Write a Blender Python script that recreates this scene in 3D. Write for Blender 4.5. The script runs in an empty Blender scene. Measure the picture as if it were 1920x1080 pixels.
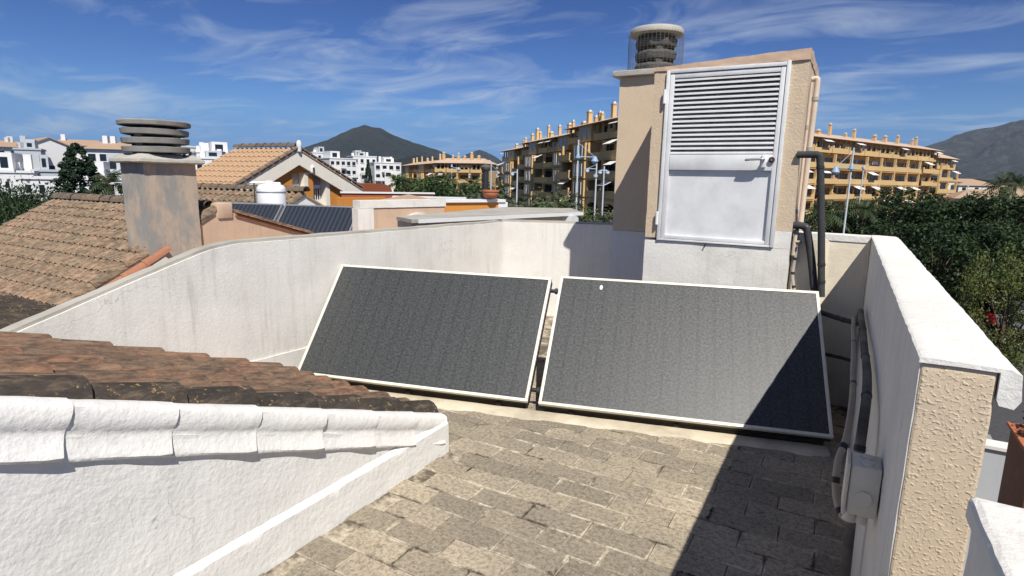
import bpy, bmesh, math, random
from mathutils import Vector, Matrix, noise

random.seed(7)
SC = bpy.context.scene
COL = SC.collection

# ------------------------------------------------------------------ camera
CAM_H = 1.70
AZ, PITCH, ROLL, FPX = math.radians(29.5), math.radians(10.5), math.radians(1.1), 1100.0
FW = Vector((-math.sin(AZ), math.cos(AZ), 0)); RT = Vector((math.cos(AZ), math.sin(AZ), 0)); UP = Vector((0, 0, 1))
U0 = FW*math.sin(PITCH) + UP*math.cos(PITCH)
cam_right = RT*math.cos(ROLL) + U0*math.sin(ROLL)
cam_up = -RT*math.sin(ROLL) + U0*math.cos(ROLL)
cam_fwd = FW*math.cos(PITCH) - UP*math.sin(PITCH)
cam = bpy.data.objects.new('camera', bpy.data.cameras.new('camera')); COL.objects.link(cam)
m = Matrix.Identity(4)
for i in range(3):
    m[i][0], m[i][1], m[i][2] = cam_right[i], cam_up[i], -cam_fwd[i]
m[2][3] = CAM_H
cam.matrix_world = m
cam.data.sensor_width = 36; cam.data.lens = 36*FPX/1920
cam.data.clip_start = 0.05; cam.data.clip_end = 40000
SC.camera = cam

# ------------------------------------------------------------------ light
SUN_TO = Vector((1, -1.10, 1.95)).normalized()
elev = math.asin(SUN_TO.z); rot = math.atan2(SUN_TO.x, SUN_TO.y)
w = bpy.data.worlds.new('World'); SC.world = w; w.use_nodes = True
nt = w.node_tree; nt.nodes.clear()
def wn(t, **k):
    n = nt.nodes.new(t)
    for a, b in k.items(): setattr(n, a, b)
    return n
sky = wn('ShaderNodeTexSky', sky_type='NISHITA', sun_disc=False, sun_elevation=elev, sun_rotation=rot,
         altitude=50, air_density=1.0, dust_density=0.0, ozone_density=2.0)
gam = wn('ShaderNodeGamma'); gam.inputs[1].default_value = 1.7
tint = wn('ShaderNodeMix', data_type='RGBA', blend_type='MULTIPLY'); tint.inputs[0].default_value = 1; tint.inputs[7].default_value = (0.306, 0.362, 0.456, 1)
tc = wn('ShaderNodeTexCoord'); sep = wn('ShaderNodeSeparateXYZ')
zc = wn('ShaderNodeMath', operation='MAXIMUM'); zc.inputs[1].default_value = 0.0
za = wn('ShaderNodeMath', operation='ADD'); za.inputs[1].default_value = 0.10
dx = wn('ShaderNodeMath', operation='DIVIDE'); dy = wn('ShaderNodeMath', operation='DIVIDE')
cmb = wn('ShaderNodeCombineXYZ'); mp = wn('ShaderNodeMapping')
mp.inputs['Rotation'].default_value = (0, 0, math.radians(28)); mp.inputs['Scale'].default_value = (1.25, 2.0, 1)
mp.inputs['Location'].default_value = (3.1, 1.7, 0)
n1 = wn('ShaderNodeTexNoise'); n1.inputs['Scale'].default_value = 1.1; n1.inputs['Detail'].default_value = 9; n1.inputs['Roughness'].default_value = 0.6; n1.inputs['Distortion'].default_value = 1.1
n2 = wn('ShaderNodeTexNoise'); n2.inputs['Scale'].default_value = 0.55; n2.inputs['Detail'].default_value = 3
mul = wn('ShaderNodeMath', operation='MULTIPLY'); rmp = wn('ShaderNodeMapRange')
rmp.inputs['From Min'].default_value = 0.225; rmp.inputs['From Max'].default_value = 0.43
rmp.inputs['To Min'].default_value = 0.0; rmp.inputs['To Max'].default_value = 0.60
mixc = wn('ShaderNodeMix', data_type='RGBA'); mixc.inputs[7].default_value = (7.6, 8.6, 9.8, 1)
bg = wn('ShaderNodeBackground'); bg.inputs[1].default_value = 0.066
out = wn('ShaderNodeOutputWorld')
L = nt.links.new
L(tc.outputs['Generated'], sep.inputs[0]); L(sep.outputs[2], zc.inputs[0]); L(zc.outputs[0], za.inputs[0])
L(sep.outputs[0], dx.inputs[0]); L(za.outputs[0], dx.inputs[1]); L(sep.outputs[1], dy.inputs[0]); L(za.outputs[0], dy.inputs[1])
L(dx.outputs[0], cmb.inputs[0]); L(dy.outputs[0], cmb.inputs[1]); L(cmb.outputs[0], mp.inputs[0])
L(mp.outputs[0], n1.inputs['Vector']); L(mp.outputs[0], n2.inputs['Vector'])
ad = wn('ShaderNodeMath', operation='MULTIPLY'); ad.inputs[1].default_value = 1.0
L(n1.outputs[0], mul.inputs[0]); L(n2.outputs[0], mul.inputs[1]); L(mul.outputs[0], rmp.inputs[0])
zk = wn('ShaderNodeMath', operation='MAXIMUM'); zk.inputs[1].default_value = 0.10
ck = wn('ShaderNodeCombineXYZ'); nk = wn('ShaderNodeVectorMath', operation='NORMALIZE')
L(sep.outputs[2], zk.inputs[0]); L(sep.outputs[0], ck.inputs[0]); L(sep.outputs[1], ck.inputs[1]); L(zk.outputs[0], ck.inputs[2]); L(ck.outputs[0], nk.inputs[0]); L(nk.outputs[0], sky.inputs[0])
L(sky.outputs[0], tint.inputs[6]); L(tint.outputs[2], gam.inputs[0]); L(gam.outputs[0], mixc.inputs[6]); L(rmp.outputs[0], mixc.inputs[0])
L(mixc.outputs[2], bg.inputs[0]); L(bg.outputs[0], out.inputs[0])

sun = bpy.data.objects.new('sun', bpy.data.lights.new('sun', 'SUN')); COL.objects.link(sun)
sun.data.energy = 5.0; sun.data.angle = math.radians(0.53); sun.data.color = (1.0, 0.955, 0.88)
sun.rotation_euler = (-SUN_TO).to_track_quat('-Z', 'Y').to_euler(); sun.location = (4, -4, 12)
SC.view_settings.view_transform = 'Standard'; SC.view_settings.look = 'None'
SC.view_settings.exposure = 0.30; SC.view_settings.gamma = 1.0; SC.view_settings.use_curve_mapping = False
SC.cycles.max_bounces = 6; SC.cycles.volume_bounces = 0; SC.cycles.transparent_max_bounces = 8
SC.cycles.use_denoising = True

# ------------------------------------------------------------------ measuring: where a sight line meets a plane of the place
EYE = Vector((0, 0, CAM_H))
def ray(x, y):
    a, b = (x-960)/FPX, -(y-540)/FPX
    return cam_right*a + cam_up*b + cam_fwd
def onz(x, y, z): d = ray(x, y); return EYE + d*((z-CAM_H)/d.z)
def onx(x, y, X): d = ray(x, y); return EYE + d*(X/d.x)
def ony(x, y, Y): d = ray(x, y); return EYE + d*(Y/d.y)
def far(x, y, D): d = ray(x, y); return EYE + d*(D/math.hypot(d.x, d.y))

# ------------------------------------------------------------------ materials
MATS = {}
class NM:
    """small wrapper round a node material"""
    def __init__(s, name, rough=0.8, spec=0.3):
        s.m = bpy.data.materials.new(name); s.m.use_nodes = True; s.t = s.m.node_tree
        s.b = s.t.nodes['Principled BSDF']; s.b.inputs['Roughness'].default_value = rough
        s.b.inputs['Specular IOR Level'].default_value = spec
        s.geo = s.t.nodes.new('ShaderNodeNewGeometry'); s.pos = s.geo.outputs['Position']; MATS[name] = s.m
    def n(s, t, **k):
        n = s.t.nodes.new(t)
        for a, b in k.items(): setattr(n, a, b)
        return n
    def l(s, a, b): s.t.links.new(a, b)
    def mapped(s, scale=(1, 1, 1), rot=(0, 0, 0), src=None):
        n = s.n('ShaderNodeMapping'); n.inputs['Scale'].default_value = scale; n.inputs['Rotation'].default_value = rot
        s.l(src or s.pos, n.inputs[0]); return n.outputs[0]
    def noise(s, scale, detail=4, rough=0.55, vec=None, dist=0):
        n = s.n('ShaderNodeTexNoise'); n.inputs['Scale'].default_value = scale; n.inputs['Detail'].default_value = detail
        n.inputs['Roughness'].default_value = rough; n.inputs['Distortion'].default_value = dist
        s.l(vec or s.pos, n.inputs['Vector']); return n.outputs[0]
    def rng(s, v, a, b, c=0.0, d=1.0):
        n = s.n('ShaderNodeMapRange'); s.l(v, n.inputs[0])
        for i, q in enumerate((a, b, c, d)): n.inputs[i+1].default_value = q
        return n.outputs[0]
    def math(s, op, a, b):
        n = s.n('ShaderNodeMath', operation=op)
        for i, q in enumerate((a, b)):
            if isinstance(q, (int, float)): n.inputs[i].default_value = q
            else: s.l(q, n.inputs[i])
        return n.outputs[0]
    def mix(s, f, a, b, blend='MIX'):
        n = s.n('ShaderNodeMix', data_type='RGBA', blend_type=blend)
        for i, q in ((0, f), (6, a), (7, b)):
            if isinstance(q, (int, float)): n.inputs[i].default_value = q
            elif isinstance(q, tuple): n.inputs[i].default_value = (*q, 1)
            else: s.l(q, n.inputs[i])
        return n.outputs[2]
    def col(s, c):
        if isinstance(c, tuple): s.b.inputs['Base Color'].default_value = (*c, 1)
        else: s.l(c, s.b.inputs['Base Color'])
    def bump(s, h, strength=0.3, dist=0.01, prev=None):
        n = s.n('ShaderNodeBump'); n.inputs['Strength'].default_value = strength; n.inputs['Distance'].default_value = dist
        s.l(h, n.inputs['Height'])
        if prev: s.l(prev, n.inputs['Normal'])
        s.l(n.outputs[0], s.b.inputs['Normal']); return n.outputs[0]
    def random(s): return s.n('ShaderNodeObjectInfo').outputs['Random']
    def island(s): return s.geo.outputs['Random Per Island']

def stucco(name, base, dirt=(0.35, 0.33, 0.30), amt=0.35, bump=0.5, grain=55, streak=True, bd=0.0032):
    k = NM(name, 0.9, 0.15)
    blot = k.rng(k.noise(2.3, 6, 0.65), 0.45, 0.75)
    fine = k.rng(k.noise(38, 3), 0.35, 0.7, 0.0, 1.0)
    c = k.mix(k.math('MULTIPLY', fine, 0.14), base, tuple(x*0.72 for x in base))
    c = k.mix(k.math('MULTIPLY', blot, amt*0.45), c, dirt)
    if streak:
        st = k.rng(k.noise(1.0, 5, 0.7, k.mapped((16, 16, 1.1))), 0.50, 0.80)
        st = k.math('MULTIPLY', st, k.rng(k.noise(1.3, 3), 0.4, 0.65))
        c = k.mix(k.math('MULTIPLY', st, amt), c, dirt)
        vo = k.n('ShaderNodeTexVoronoi', feature='DISTANCE_TO_EDGE'); vo.inputs['Scale'].default_value = 1.1
        wp = k.n('ShaderNodeVectorMath', operation='ADD'); nzc = k.n('ShaderNodeTexNoise'); nzc.inputs['Scale'].default_value = 5; nzc.inputs['Detail'].default_value = 6
        sc_ = k.n('ShaderNodeVectorMath', operation='SCALE'); sc_.inputs['Scale'].default_value = 0.35
        k.l(k.pos, nzc.inputs['Vector']); k.l(nzc.outputs['Color'], sc_.inputs[0]); k.l(k.pos, wp.inputs[0]); k.l(sc_.outputs[0], wp.inputs[1]); k.l(wp.outputs[0], vo.inputs['Vector'])
        crk = k.math('MULTIPLY', k.rng(vo.outputs['Distance'], 0.0, 0.0035, 1, 0), k.rng(k.noise(0.8, 3), 0.55, 0.62, 0, 0.6))
        c = k.mix(crk, c, dirt)
    k.col(c)
    b1 = k.bump(k.noise(grain, 5, 0.6), bump, bd)
    k.bump(k.noise(9, 3), 0.3, 0.006, b1)
    return k.m
stucco('white_wall', (0.74, 0.715, 0.66), (0.30, 0.28, 0.245), 0.55, 0.7, 50, True, 0.0030)
stucco('white_paint_near', (0.77, 0.755, 0.715), (0.40, 0.38, 0.34), 0.36, 0.9, 42, True, 0.0048)
stucco('white_top', (0.71, 0.69, 0.64), (0.34, 0.31, 0.26), 0.5, 0.9, 50, False, 0.0042)
stucco('peach_wall', (0.59, 0.470, 0.335), (0.36, 0.28, 0.20), 0.34, 1.0, 58, True, 0.0050)
stucco('peach_smooth', (0.62, 0.495, 0.355), (0.40, 0.31, 0.24), 0.25, 0.5, 70)
stucco('peach_old', (0.58, 0.42, 0.30), (0.20, 0.17, 0.14), 0.6, 0.5, 40)
stucco('concrete_cap', (0.42, 0.40, 0.35), (0.12, 0.11, 0.09), 0.9, 0.7, 50, False)
stucco('concrete_dark', (0.27, 0.262, 0.24), (0.07, 0.068, 0.06), 1.0, 0.6, 60)
stucco('concrete_black', (0.115, 0.11, 0.10), (0.04, 0.04, 0.036), 1.0, 0.6, 60)
stucco('slab_weathered', (0.40, 0.38, 0.33), (0.13, 0.125, 0.11), 1.0, 0.5, 30)
stucco('cream_wall', (0.80, 0.75, 0.64), (0.4, 0.37, 0.3), 0.3, 0.4, 40)
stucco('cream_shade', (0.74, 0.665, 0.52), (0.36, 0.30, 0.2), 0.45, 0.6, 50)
stucco('orange_wall', (0.58, 0.24, 0.055), (0.25, 0.11, 0.04), 0.3, 0.4, 30)
stucco('ochre_wall', (0.63, 0.43, 0.20), (0.36, 0.25, 0.12), 0.35, 0.3, 5)
stucco('far_white', (0.70, 0.70, 0.69), (0.45, 0.45, 0.44), 0.25, 0.2, 5)
stucco('far_grey', (0.46, 0.48, 0.50), (0.3, 0.3, 0.3), 0.2, 0.2, 5)
stucco('rust_roof', (0.33, 0.10, 0.05), (0.2, 0.08, 0.05), 0.4, 0.4, 20, False)
stucco('mortar', (0.60, 0.53, 0.40), (0.16, 0.13, 0.09), 1.3, 0.6, 40, False)
k = NM('peach_pebble', 0.9, 0.15)
c = k.mix(k.rng(k.noise(2.3, 6, 0.65), 0.45, 0.75, 0, 0.18), (0.60, 0.485, 0.345), (0.36, 0.28, 0.20)); k.col(k.mix(k.rng(k.noise(40, 4), 0.4, 0.7, 0, 0.12), c, (0.4, 0.3, 0.21)))
b1 = k.bump(k.rng(k.noise(135, 2, 0.4), 0.52, 0.78), 0.75, 0.0022); k.bump(k.noise(30, 4), 0.4, 0.002, b1)
# chimney render: peach with a grey cement wash in patches
k = NM('chimney_render', 0.92, 0.1)
pv = k.rng(k.noise(1.0, 6, 0.7, k.mapped((3.2, 3.2, 1.3))), 0.42, 0.57)
c = k.mix(pv, (0.46, 0.37, 0.285), (0.295, 0.288, 0.265))
c = k.mix(k.rng(k.noise(5, 6, 0.7), 0.55, 0.8, 0, 0.5), c, (0.22, 0.21, 0.2)); k.col(c); k.bump(k.noise(45, 5), 0.5, 0.003)
# terracotta tiles
def tilemat(name, cols, lichen, amt, lo=0.45, hi=0.68, spots=False):
    k = NM(name, 0.88, 0.15); r = k.random()
    c = k.mix(r, cols[0], cols[1]); r2 = k.math('FRACT', k.math('MULTIPLY', r, 17.3), 0)
    c = k.mix(k.rng(r2, 0.55, 1.0), c, cols[2])
    v = k.mapped((11, 2.6, 11)); nz = k.noise(2.4, 8, 0.78, v)
    c = k.mix(k.rng(nz, lo, hi, 0, amt), c, lichen)
    c = k.mix(k.rng(k.noise(3.1, 5, 0.7, k.mapped((5, 1.3, 5))), 0.5, 0.7, 0, 0.45), c, (0.34, 0.25, 0.16))
    c = k.mix(k.rng(k.noise(60, 3), 0.5, 0.8, 0, 0.3), c, lichen)
    if spots: c = k.mix(k.rng(k.noise(26, 5, 0.75), 0.60, 0.66, 0, 0.9), c, (0.50, 0.33, 0.13))
    k.col(c); k.bump(k.noise(70, 4), 0.5, 0.002); return k.m
tilemat('terracotta_near', ((0.25, 0.150, 0.098), (0.195, 0.130, 0.090), (0.30, 0.160, 0.10)), (0.062, 0.050, 0.040), 0.85, 0.42, 0.60)
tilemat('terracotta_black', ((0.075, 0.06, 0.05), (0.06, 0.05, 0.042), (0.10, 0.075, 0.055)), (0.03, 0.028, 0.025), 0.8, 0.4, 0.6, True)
tilemat('terracotta_pale', ((0.33, 0.235, 0.155), (0.24, 0.18, 0.125), (0.36, 0.235, 0.155)), (0.07, 0.055, 0.042), 0.92, 0.42, 0.60)
tilemat('terracotta_far', ((0.50, 0.32, 0.19), (0.40, 0.27, 0.165), (0.56, 0.35, 0.20)), (0.17, 0.12, 0.08), 0.7, 0.45, 0.68)
tilemat('terracotta_red', ((0.34, 0.14, 0.08), (0.28, 0.12, 0.07), (0.38, 0.17, 0.10)), (0.12, 0.08, 0.06), 0.6, 0.5, 0.7)
tilemat('ridge_old', ((0.20, 0.155, 0.115), (0.16, 0.13, 0.10), (0.26, 0.18, 0.12)), (0.05, 0.045, 0.04), 0.8, 0.4, 0.62)
stucco('roof_far', (0.38, 0.265, 0.18), (0.3, 0.2, 0.13), 0.6, 0.3, 3, False)
stucco('roof_far_pink', (0.50, 0.375, 0.28), (0.4, 0.28, 0.2), 0.5, 0.3, 3, False)
# terrace tile
k = NM('floor_tile', 0.9, 0.15); r = k.random()
c = k.mix(r, (0.50, 0.42, 0.305), (0.28, 0.238, 0.178))
c = k.mix(k.rng(k.noise(1.1, 6, 0.6), 0.42, 0.64, 0, 0.55), c, (0.21, 0.183, 0.145))
c = k.mix(k.rng(k.noise(42, 8, 0.85), 0.46, 0.58, 0, 0.64), c, (0.085, 0.072, 0.055))
c = k.mix(k.rng(k.noise(70, 6, 0.8), 0.57, 0.64, 0, 0.65), c, (0.60, 0.55, 0.44))
c = k.mix(k.rng(k.noise(6, 6, 0.75), 0.60, 0.66, 0, 0.6), c, (0.10, 0.078, 0.055))
tob = k.n('ShaderNodeTexCoord').outputs['Object']; sp_ = k.n('ShaderNodeSeparateXYZ'); k.l(tob, sp_.inputs[0])
ex = k.math('SUBTRACT', 0.159, k.math('ABSOLUTE', sp_.outputs[0], 0)); ey = k.math('SUBTRACT', 0.075, k.math('ABSOLUTE', sp_.outputs[1], 0))
ed = k.math('ADD', k.math('MINIMUM', ex, ey), k.rng(k.noise(20, 6, 0.8), 0.35, 0.65, -0.010, 0.012))
c = k.mix(k.math('MULTIPLY', k.rng(ed, 0.0, 0.007, 1, 0), k.rng(k.noise(2.6, 4), 0.40, 0.58, 0, 0.8)), c, (0.62, 0.55, 0.42))
c = k.mix(k.math('MULTIPLY', k.rng(ed, 0.0, 0.010, 1, 0), k.rng(k.noise(3.4, 4, 0.6, k.mapped((1, 1, 5))), 0.53, 0.62)), c, (0.07, 0.058, 0.043))
k.col(c); k.bump(k.noise(60, 6, 0.8), 0.8, 0.0025)
k = NM('grout', 0.95, 0.1)
c = k.mix(k.rng(k.noise(4, 7, 0.8), 0.40, 0.56), (0.50, 0.435, 0.33), (0.12, 0.10, 0.075)); k.col(c); k.bump(k.noise(90, 4), 0.5, 0.003)
def plain(name, c, rough=0.5, spec=0.4, metal=0, var=0.15, bump=0):
    k = NM(name, rough, spec); k.b.inputs['Metallic'].default_value = metal
    k.col(k.mix(k.rng(k.noise(6, 5, 0.65), 0.35, 0.7, 0, 1), c, tuple(x*(1-var) for x in c)))
    if bump: k.bump(k.noise(60, 3), bump, 0.005)
    return k.m
plain('door_white', (0.70, 0.705, 0.70), 0.5, 0.35, 0, 0.16)
plain('slat_white', (0.76, 0.76, 0.75), 0.5, 0.35, 0, 0.15)
plain('frame_cream', (0.78, 0.74, 0.62), 0.35, 0.5, 0, 0.2)
plain('black_foam', (0.06, 0.061, 0.063), 0.85, 0.2, 0, 0.4, 0.5)
plain('black_metal', (0.03, 0.03, 0.032), 0.5, 0.4, 0, 0.3)
plain('dark_stand', (0.045, 0.035, 0.028), 0.8, 0.2, 0, 0.5)
plain('pvc_dark', (0.20, 0.18, 0.15), 0.85, 0.2, 0, 0.6, 0.6)
plain('pvc_cream', (0.66, 0.54, 0.43), 0.6, 0.3, 0, 0.2)
plain('pvc_grey', (0.42, 0.40, 0.36), 0.7, 0.3, 0, 0.3)
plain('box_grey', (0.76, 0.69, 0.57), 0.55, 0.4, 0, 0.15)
plain('conduit', (0.42, 0.355, 0.265), 0.7, 0.2, 0, 0.3, 0.3)
plain('brass', (0.45, 0.33, 0.14), 0.4, 0.5, 0.8)
plain('wire', (0.20, 0.20, 0.19), 0.5, 0.4, 0.5)
plain('tank_white', (0.82, 0.83, 0.84), 0.35, 0.5, 0, 0.1)
plain('steel', (0.45, 0.46, 0.47), 0.4, 0.5, 0.7)
plain('lamp_pole', (0.62, 0.65, 0.68), 0.45, 0.5, 0.1)
plain('lamp_blue', (0.26, 0.38, 0.50), 0.5, 0.4)
plain('lamp_globe', (0.75, 0.78, 0.80), 0.3, 0.5)
plain('pot_clay', (0.45, 0.16, 0.08), 0.8, 0.2)
plain('brown_wood', (0.16, 0.06, 0.028), 0.7, 0.3, 0, 0.3)
plain('awning_white', (0.75, 0.74, 0.70), 0.8, 0.2)
plain('window_frame', (0.70, 0.72, 0.74), 0.5, 0.4)
plain('bark', (0.11, 0.08, 0.055), 0.9, 0.1, 0, 0.5, 0.5)
plain('asphalt', (0.075, 0.075, 0.078), 0.92, 0.2, 0, 0.35, 0.4)
plain('pavement', (0.30, 0.285, 0.26), 0.9, 0.2, 0, 0.25)
plain('road_line', (0.70, 0.70, 0.68), 0.8, 0.2)
plain('rubber', (0.02, 0.02, 0.02), 0.8, 0.2)
plain('rim_silver', (0.5, 0.5, 0.52), 0.35, 0.5, 0.8)
k = NM('window_glass', 0.12, 0.5); k.col((0.012, 0.016, 0.022))
k = NM('window_glass_blue', 0.15, 0.5); k.col((0.03, 0.05, 0.09))
k = NM('louvre_dark', 0.8, 0.1); k.col((0.13, 0.13, 0.135))
def carpaint(name, c):
    k = NM(name, 0.3, 0.5); k.col(c); k.b.inputs['Coat Weight'].default_value = 0.7; return k.m
for nme, c in (('car_red', (0.32, 0.012, 0.015)), ('car_blue', (0.03, 0.11, 0.34)), ('car_white', (0.75, 0.75, 0.74)), ('car_black', (0.015, 0.015, 0.018)), ('car_silver', (0.45, 0.46, 0.47))): carpaint(nme, c)
k = NM('lamp_lens', 0.15, 0.5); k.col((0.6, 0.55, 0.5))
# collector glass: prismatic solar glass, dusty, absorber fins showing through as faint stripes
k = NM('solar_glass', 0.52, 1.0)
tcn = k.n('ShaderNodeTexCoord'); ob = tcn.outputs['Object']
wv = k.n('ShaderNodeTexWave', wave_type='BANDS', bands_direction='X'); wv.inputs['Scale'].default_value = 2.6; k.l(ob, wv.inputs['Vector'])
fin = k.rng(wv.outputs['Fac'], 0.0, 0.12, 0.74, 1.0)
sp = k.rng(k.noise(55, 7, 0.95, ob), 0.44, 0.60)
base = k.mix(sp, (0.015, 0.017, 0.018), (0.066, 0.070, 0.068))
dust = k.rng(k.noise(1.0, 5, 0.7, k.mapped((9, 0.9, 1), src=ob)), 0.45, 0.75, 0, 0.25)
base = k.mix(dust, base, (0.07, 0.07, 0.065))
base = k.mix(1.0, base, fin, 'MULTIPLY'); k.col(base)
k.l(k.rng(sp, 0, 1, 0.40, 0.56), k.b.inputs['Roughness']); k.bump(k.noise(150, 4, 0.8, ob), 0.7, 0.0016)
k.b.inputs['Coat Weight'].default_value = 0.30; k.b.inputs['Coat Roughness'].default_value = 0.42; k.l(k.rng(sp, 0, 1, 0.34, 0.74), k.b.inputs['Specular IOR Level'])
k = NM('solar_glass_far', 0.3, 0.5)
tcn = k.n('ShaderNodeTexCoord'); wv = k.n('ShaderNodeTexWave', wave_type='BANDS', bands_direction='X'); wv.inputs['Scale'].default_value = 2.6
k.l(tcn.outputs['Object'], wv.inputs['Vector']); k.col(k.mix(wv.outputs['Fac'], (0.018, 0.022, 0.032), (0.042, 0.048, 0.062)))
# foliage
def leafmat(name, a, b, dry=None):
    k = NM(name, 0.55, 0.35); c = k.mix(k.island(), a, b)
    c = k.mix(k.rng(k.noise(0.5, 3), 0.4, 0.65, 0, 0.5), c, tuple(x*0.7 for x in a))
    if dry: c = k.mix(k.rng(k.noise(0.9, 4), 0.55, 0.7, 0, 0.6), c, dry)
    k.col(c); k.b.inputs['Subsurface Weight'].default_value = 0.0
    tr = k.n('ShaderNodeBsdfTranslucent'); k.l(c, tr.inputs[0]); ms = k.n('ShaderNodeMixShader'); ms.inputs[0].default_value = 0.25
    o = [q for q in k.t.nodes if q.type == 'OUTPUT_MATERIAL'][0]
    k.l(k.b.outputs[0], ms.inputs[1]); k.l(tr.outputs[0], ms.inputs[2]); k.l(ms.outputs[0], o.inputs[0]); return k.m
leafmat('leaf_dark', (0.016, 0.036, 0.011), (0.046, 0.074, 0.021))
leafmat('leaf_mid', (0.045, 0.085, 0.022), (0.085, 0.125, 0.035))
leafmat('leaf_light', (0.085, 0.120, 0.028), (0.150, 0.165, 0.040), (0.16, 0.13, 0.05))
leafmat('leaf_conifer', (0.018, 0.042, 0.020), (0.032, 0.060, 0.026))
leafmat('leaf_palm', (0.045, 0.075, 0.030), (0.085, 0.110, 0.045), (0.14, 0.11, 0.05))
leafmat('leaf_olive', (0.075, 0.090, 0.055), (0.115, 0.125, 0.070))
leafmat('leaf_purple', (0.07, 0.025, 0.045), (0.12, 0.04, 0.06))
# hills
def hillmat(name, a, b, c3, s):
    k = NM(name, 0.95, 0.05)
    c = k.mix(k.rng(k.noise(s, 8, 0.7), 0.40, 0.62), a, b); c = k.mix(k.rng(k.noise(s*2.7, 8, 0.75), 0.5, 0.72), c, c3)
    k.col(c); k.bump(k.noise(s*6, 10, 0.75), 1.0, 130); return k.m
hillmat('mountain_green', (0.034, 0.046, 0.026), (0.075, 0.072, 0.05), (0.12, 0.095, 0.078), 0.0040)
hillmat('mountain_rock', (0.060, 0.065, 0.050), (0.115, 0.112, 0.098), (0.24, 0.225, 0.205), 0.0036)
hillmat('ground_far', (0.05, 0.062, 0.03), (0.09, 0.085, 0.05), (0.12, 0.105, 0.075), 0.02)
def M(n): return MATS[n]

# ------------------------------------------------------------------ mesh building
class MB:
    def __init__(s): s.v = []; s.f = []
    def add(s, vs, fs):
        o = len(s.v); s.v += [tuple(v) for v in vs]; s.f += [tuple(i+o for i in f) for f in fs]; return s
    def box(s, x0, x1, y0, y1, z0, z1):
        return s.add([(x0,y0,z0),(x1,y0,z0),(x1,y1,z0),(x0,y1,z0),(x0,y0,z1),(x1,y0,z1),(x1,y1,z1),(x0,y1,z1)],
                     [(0,3,2,1),(4,5,6,7),(0,1,5,4),(1,2,6,5),(2,3,7,6),(3,0,4,7)])
    def obox(s, c, ax, ay, az_, hx, hy, hz):
        c, ax, ay, az_ = Vector(c), Vector(ax), Vector(ay), Vector(az_)
        vs = [c+ax*i*hx+ay*j*hy+az_*k*hz for k in (-1, 1) for i, j in ((-1,-1),(1,-1),(1,1),(-1,1))]
        return s.add(vs, [(0,3,2,1),(4,5,6,7),(0,1,5,4),(1,2,6,5),(2,3,7,6),(3,0,4,7)])
    def prism(s, poly, z0, z1):
        """poly: list of (x, y); z0/z1 numbers or lists"""
        n = len(poly); a = z0 if isinstance(z0, (list, tuple)) else [z0]*n; b = z1 if isinstance(z1, (list, tuple)) else [z1]*n
        vs = [(p[0], p[1], a[i]) for i, p in enumerate(poly)] + [(p[0], p[1], b[i]) for i, p in enumerate(poly)]
        fs = [tuple(range(n-1, -1, -1)), tuple(range(n, 2*n))] + [(i, (i+1) % n, n+(i+1) % n, n+i) for i in range(n)]
        return s.add(vs, fs)
    def sheet(s, pts, d):
        """polygon of 3D points given thickness by the vector d"""
        n = len(pts); d = Vector(d); vs = [Vector(p) for p in pts]; vs += [p+d for p in vs]
        return s.add(vs, [tuple(range(n-1, -1, -1)), tuple(range(n, 2*n))] + [(i, (i+1) % n, n+(i+1) % n, n+i) for i in range(n)])
    def tube(s, pts, r, n=10, cap=True):
        pts = [Vector(p) for p in pts]; rs = r if isinstance(r, (list, tuple)) else [r]*len(pts)
        o = len(s.v); prev = None
        for i, p in enumerate(pts):
            t = (pts[min(i+1, len(pts)-1)]-pts[max(i-1, 0)]).normalized()
            if prev is None: a = t.cross(Vector((0, 0, 1)) if abs(t.z) < 0.9 else Vector((1, 0, 0))).normalized()
            else: a = (prev - t*prev.dot(t)).normalized()
            prev = a; b = t.cross(a)
            s.v += [tuple(p + (a*math.cos(2*math.pi*j/n)+b*math.sin(2*math.pi*j/n))*rs[i]) for j in range(n)]
        for i in range(len(pts)-1):
            for j in range(n):
                s.f.append((o+i*n+j, o+i*n+(j+1) % n, o+(i+1)*n+(j+1) % n, o+(i+1)*n+j))
        if cap:
            s.f.append(tuple(o+j for j in range(n-1, -1, -1))); s.f.append(tuple(o+(len(pts)-1)*n+j for j in range(n)))
        return s
    def lathe(s, prof, c=(0, 0, 0), n=28, wob=0):
        o = len(s.v)
        for i, (r, z) in enumerate(prof):
            for j in range(n):
                a = 2*math.pi*j/n; q = r*(1+wob*noise.noise(Vector((math.cos(a)*2+i*.7, math.sin(a)*2, z*5))))
                s.v.append((c[0]+q*math.cos(a), c[1]+q*math.sin(a), c[2]+z))
        for i in range(len(prof)-1):
            for j in range(n): s.f.append((o+i*n+j, o+i*n+(j+1) % n, o+(i+1)*n+(j+1) % n, o+(i+1)*n+j))
        s.f.append(tuple(o+j for j in range(n-1, -1, -1))); s.f.append(tuple(o+(len(prof)-1)*n+j for j in range(n)))
        return s

def smooth_path(pts, n=6):
    pts = [Vector(p) for p in pts]; out = []
    for i in range(len(pts)-1):
        p0, p1, p2, p3 = pts[max(i-1, 0)], pts[i], pts[i+1], pts[min(i+2, len(pts)-1)]
        for k_ in range(n):
            t = k_/n
            out.append(0.5*((2*p1)+(p2-p0)*t+(2*p0-5*p1+4*p2-p3)*t*t+(3*p1-p0-3*p2+p3)*t**3))
    return out+[pts[-1]]

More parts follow.
